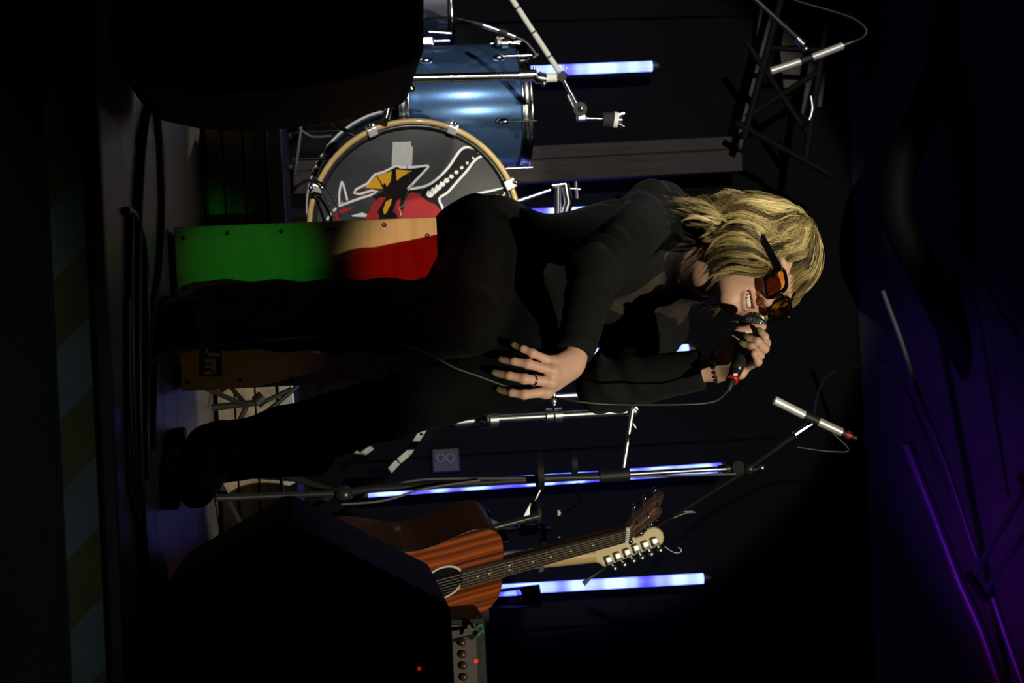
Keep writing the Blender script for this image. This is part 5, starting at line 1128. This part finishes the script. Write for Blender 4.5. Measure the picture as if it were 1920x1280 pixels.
# ------------------------------------------------------------------ glasses
gl_ = thing('sunglasses', 'black framed glasses with orange tinted lenses worn by the singer', 'glasses', VV(H(0.1, 0, 0)))
fm = mat('glossy_black_frame', (0.004, 0.0035, 0.0035), 0.10, spec=0.35)
lm = mat('orange_lens', (1.0, 0.50, 0.10), 0.03, trans=1.0, ior=1.02, spec=0.4)
GU = -0.012
def lens_pt(s, a, k, f_extra=0.0):
    ex, ey = 0.0265 * k, 0.0225 * k; n = 3.6
    x = ex * abs(cos(a)) ** (2 / n) * (1 if cos(a) >= 0 else -1); z = ey * abs(sin(a)) ** (2 / n) * (1 if sin(a) >= 0 else -1)
    x += 0.0012 * (z / ey) * s; l = s * 0.0335 + x; f = 0.1130 - 0.7 * (abs(l) ** 2) - 0.06 * z
    return VV(H(f + f_extra, l, GU + z))
for s in (-1, 1):
    ang = [2 * math.pi * i / 40 for i in range(40)]
    o_, i_ = [lens_pt(s, a, 1.12) for a in ang], [lens_pt(s, a, 0.90) for a in ang]
    mb = MB(); dn = VV(hf) * -0.0045
    for i in range(40):
        j = (i + 1) % 40
        mb.add([o_[i], o_[j], i_[j], i_[i]], [(0, 1, 2, 3)]); mb.add([o_[i] + dn, o_[j] + dn, i_[j] + dn, i_[i] + dn], [(3, 2, 1, 0)])
        mb.add([o_[i], o_[j], o_[j] + dn, o_[i] + dn], [(0, 1, 2, 3)], True); mb.add([i_[i], i_[j], i_[j] + dn, i_[i] + dn], [(3, 2, 1, 0)], True)
    mb.build('rim', fm, gl_)
    le = [lens_pt(s, a, 0.92, -0.0018) for a in ang]; MB().prism(le, VV(hf) * -0.0012).build('lens', lm, gl_)
    h0 = H(0.107, s * 0.0645, GU + 0.012); h1 = H(0.042, s * 0.0960, GU + 0.016); h2 = H(-0.02, s * 0.076, GU + 0.010)
    tmb = MB()
    for a_, b2 in ((h0, h1), (h1, h2)):
        d = nrm(b2 - a_); up = nrm(hu - d * (hu @ d)); sd_ = np.cross(d, up)
        c = [a_ + up * 0.0062 + sd_ * 0.0018, a_ - up * 0.0062 + sd_ * 0.0018, a_ - up * 0.0062 - sd_ * 0.0018, a_ + up * 0.0062 - sd_ * 0.0018]
        tmb.prism([VV(q) for q in c], VV(b2 - a_))
    tmb.build('temple_arm', fm, gl_)
    MB().ball(VV(H(0.1115, s * 0.060, GU + 0.015)), 0.0022, 8).build('hinge_stud', M['chrome'], gl_)
MB().tube([VV(H(0.1125, -0.0085, GU + 0.006)), VV(H(0.1150, 0, GU + 0.008)), VV(H(0.1125, 0.0085, GU + 0.006))], 0.0028, 8).build('bridge', fm, gl_)

# ------------------------------------------------------------------ hand-held microphone and its lead
mb0, mt0 = P(1412, 611, 3.070), P(1373, 711, 2.985); md_ = (mt0 - mb0).normalized(); ml2 = (mt0 - mb0).length
mc = thing('microphone', 'hand held vocal microphone with silver mesh ball in the singer left hand', 'microphone', mt0)
mesh_m = mat('silver_mesh', (0.30, 0.30, 0.32), 0.35, 0.8, bump=1.0, bscale=900)
gb_ = MB().ball(mb0, 0.0245, 28).build('grille', mesh_m, mc)
for k in range(-6, 7):
    t = k / 7 * 0.0235; r_ = math.sqrt(max(0.0248 ** 2 - t * t, 1e-8))
    MB().lathe(mb0 + md_ * t, md_, [(-0.0005, r_), (0, r_ + 0.0006), (0.0005, r_)], 36).build('grille_wire', M['steel'], gb_)
for k in range(12):
    a = math.pi * k / 12; e1_ = md_.orthogonal().normalized(); e2_ = md_.cross(e1_); dv = e1_ * math.cos(a) + e2_ * math.sin(a)
    MB().tube([mb0 + (md_ * math.cos(t) + dv * math.sin(t)) * 0.0252 for t in [2 * math.pi * i / 32 for i in range(33)]], 0.0004, 4).build('grille_wire', M['steel'], gb_)
MB().lathe(mb0, md_, [(-0.003, 0.0250), (-0.003, 0.0262), (0.004, 0.0262), (0.004, 0.0250)], 36, True).build('grille_band', M['blackmetal'], mc)
MB().lathe(mb0, md_, [(0.018, 0.0175), (0.030, 0.0175), (ml2 * 0.75, 0.0125), (ml2 - 0.02, 0.0112), (ml2 - 0.02, 0.001)], 28).build('handle', M['blackmetal'], mc)
MB().lathe(mb0, md_, [(ml2 - 0.020, 0.0105), (ml2 - 0.006, 0.0105)], 24).build('connector', mat('dark_connector', (0.05, 0.04, 0.06), 0.25, 0.6), mc)
MB().lathe(mb0, md_, [(ml2 - 0.006, 0.0100), (ml2 - 0.006, 0.0110), (ml2 + 0.004, 0.0110), (ml2 + 0.004, 0.006)], 24).build('connector_ring', mat('red_connector_ring', (0.45, 0.01, 0.015), 0.3), mc)
MB().box(P(1379, 702, 2.975), (0.004, 0.002, 0.007)).build('connector_mark', M['print_white'], mc)
MB().lathe(mb0, md_, [(ml2 + 0.004, 0.0075), (ml2 + 0.03, 0.0042), (ml2 + 0.03, 0.0005)], 16).build('cable_boot', M['rubber'], mc)
c0_ = mb0 + md_ * (ml2 + 0.028)
MB().tube(smooth_path([c0_, P(1340, 752, 2.955), P(1280, 758, 2.95), P(1150, 758, 2.95), P(1080, 752, 2.94), P(1030, 743, 2.985), P(990, 735, 2.962), P(941, 721, 2.958), P(900, 706, 2.95), P(850, 688, 2.93), P(780, 655, 2.88), P(650, 630, 2.84), P(480, 640, 2.78), P(340, 660, 2.72), Fl(275, 690, 0.004), Fl(262, 800, 0.004)], 8), 0.0019, 8).build('cable', mat('olive_black_lead', (0.035, 0.04, 0.03), 0.45), mc)

for o in bpy.data.objects:
    if '_o' in o: del o['_o']
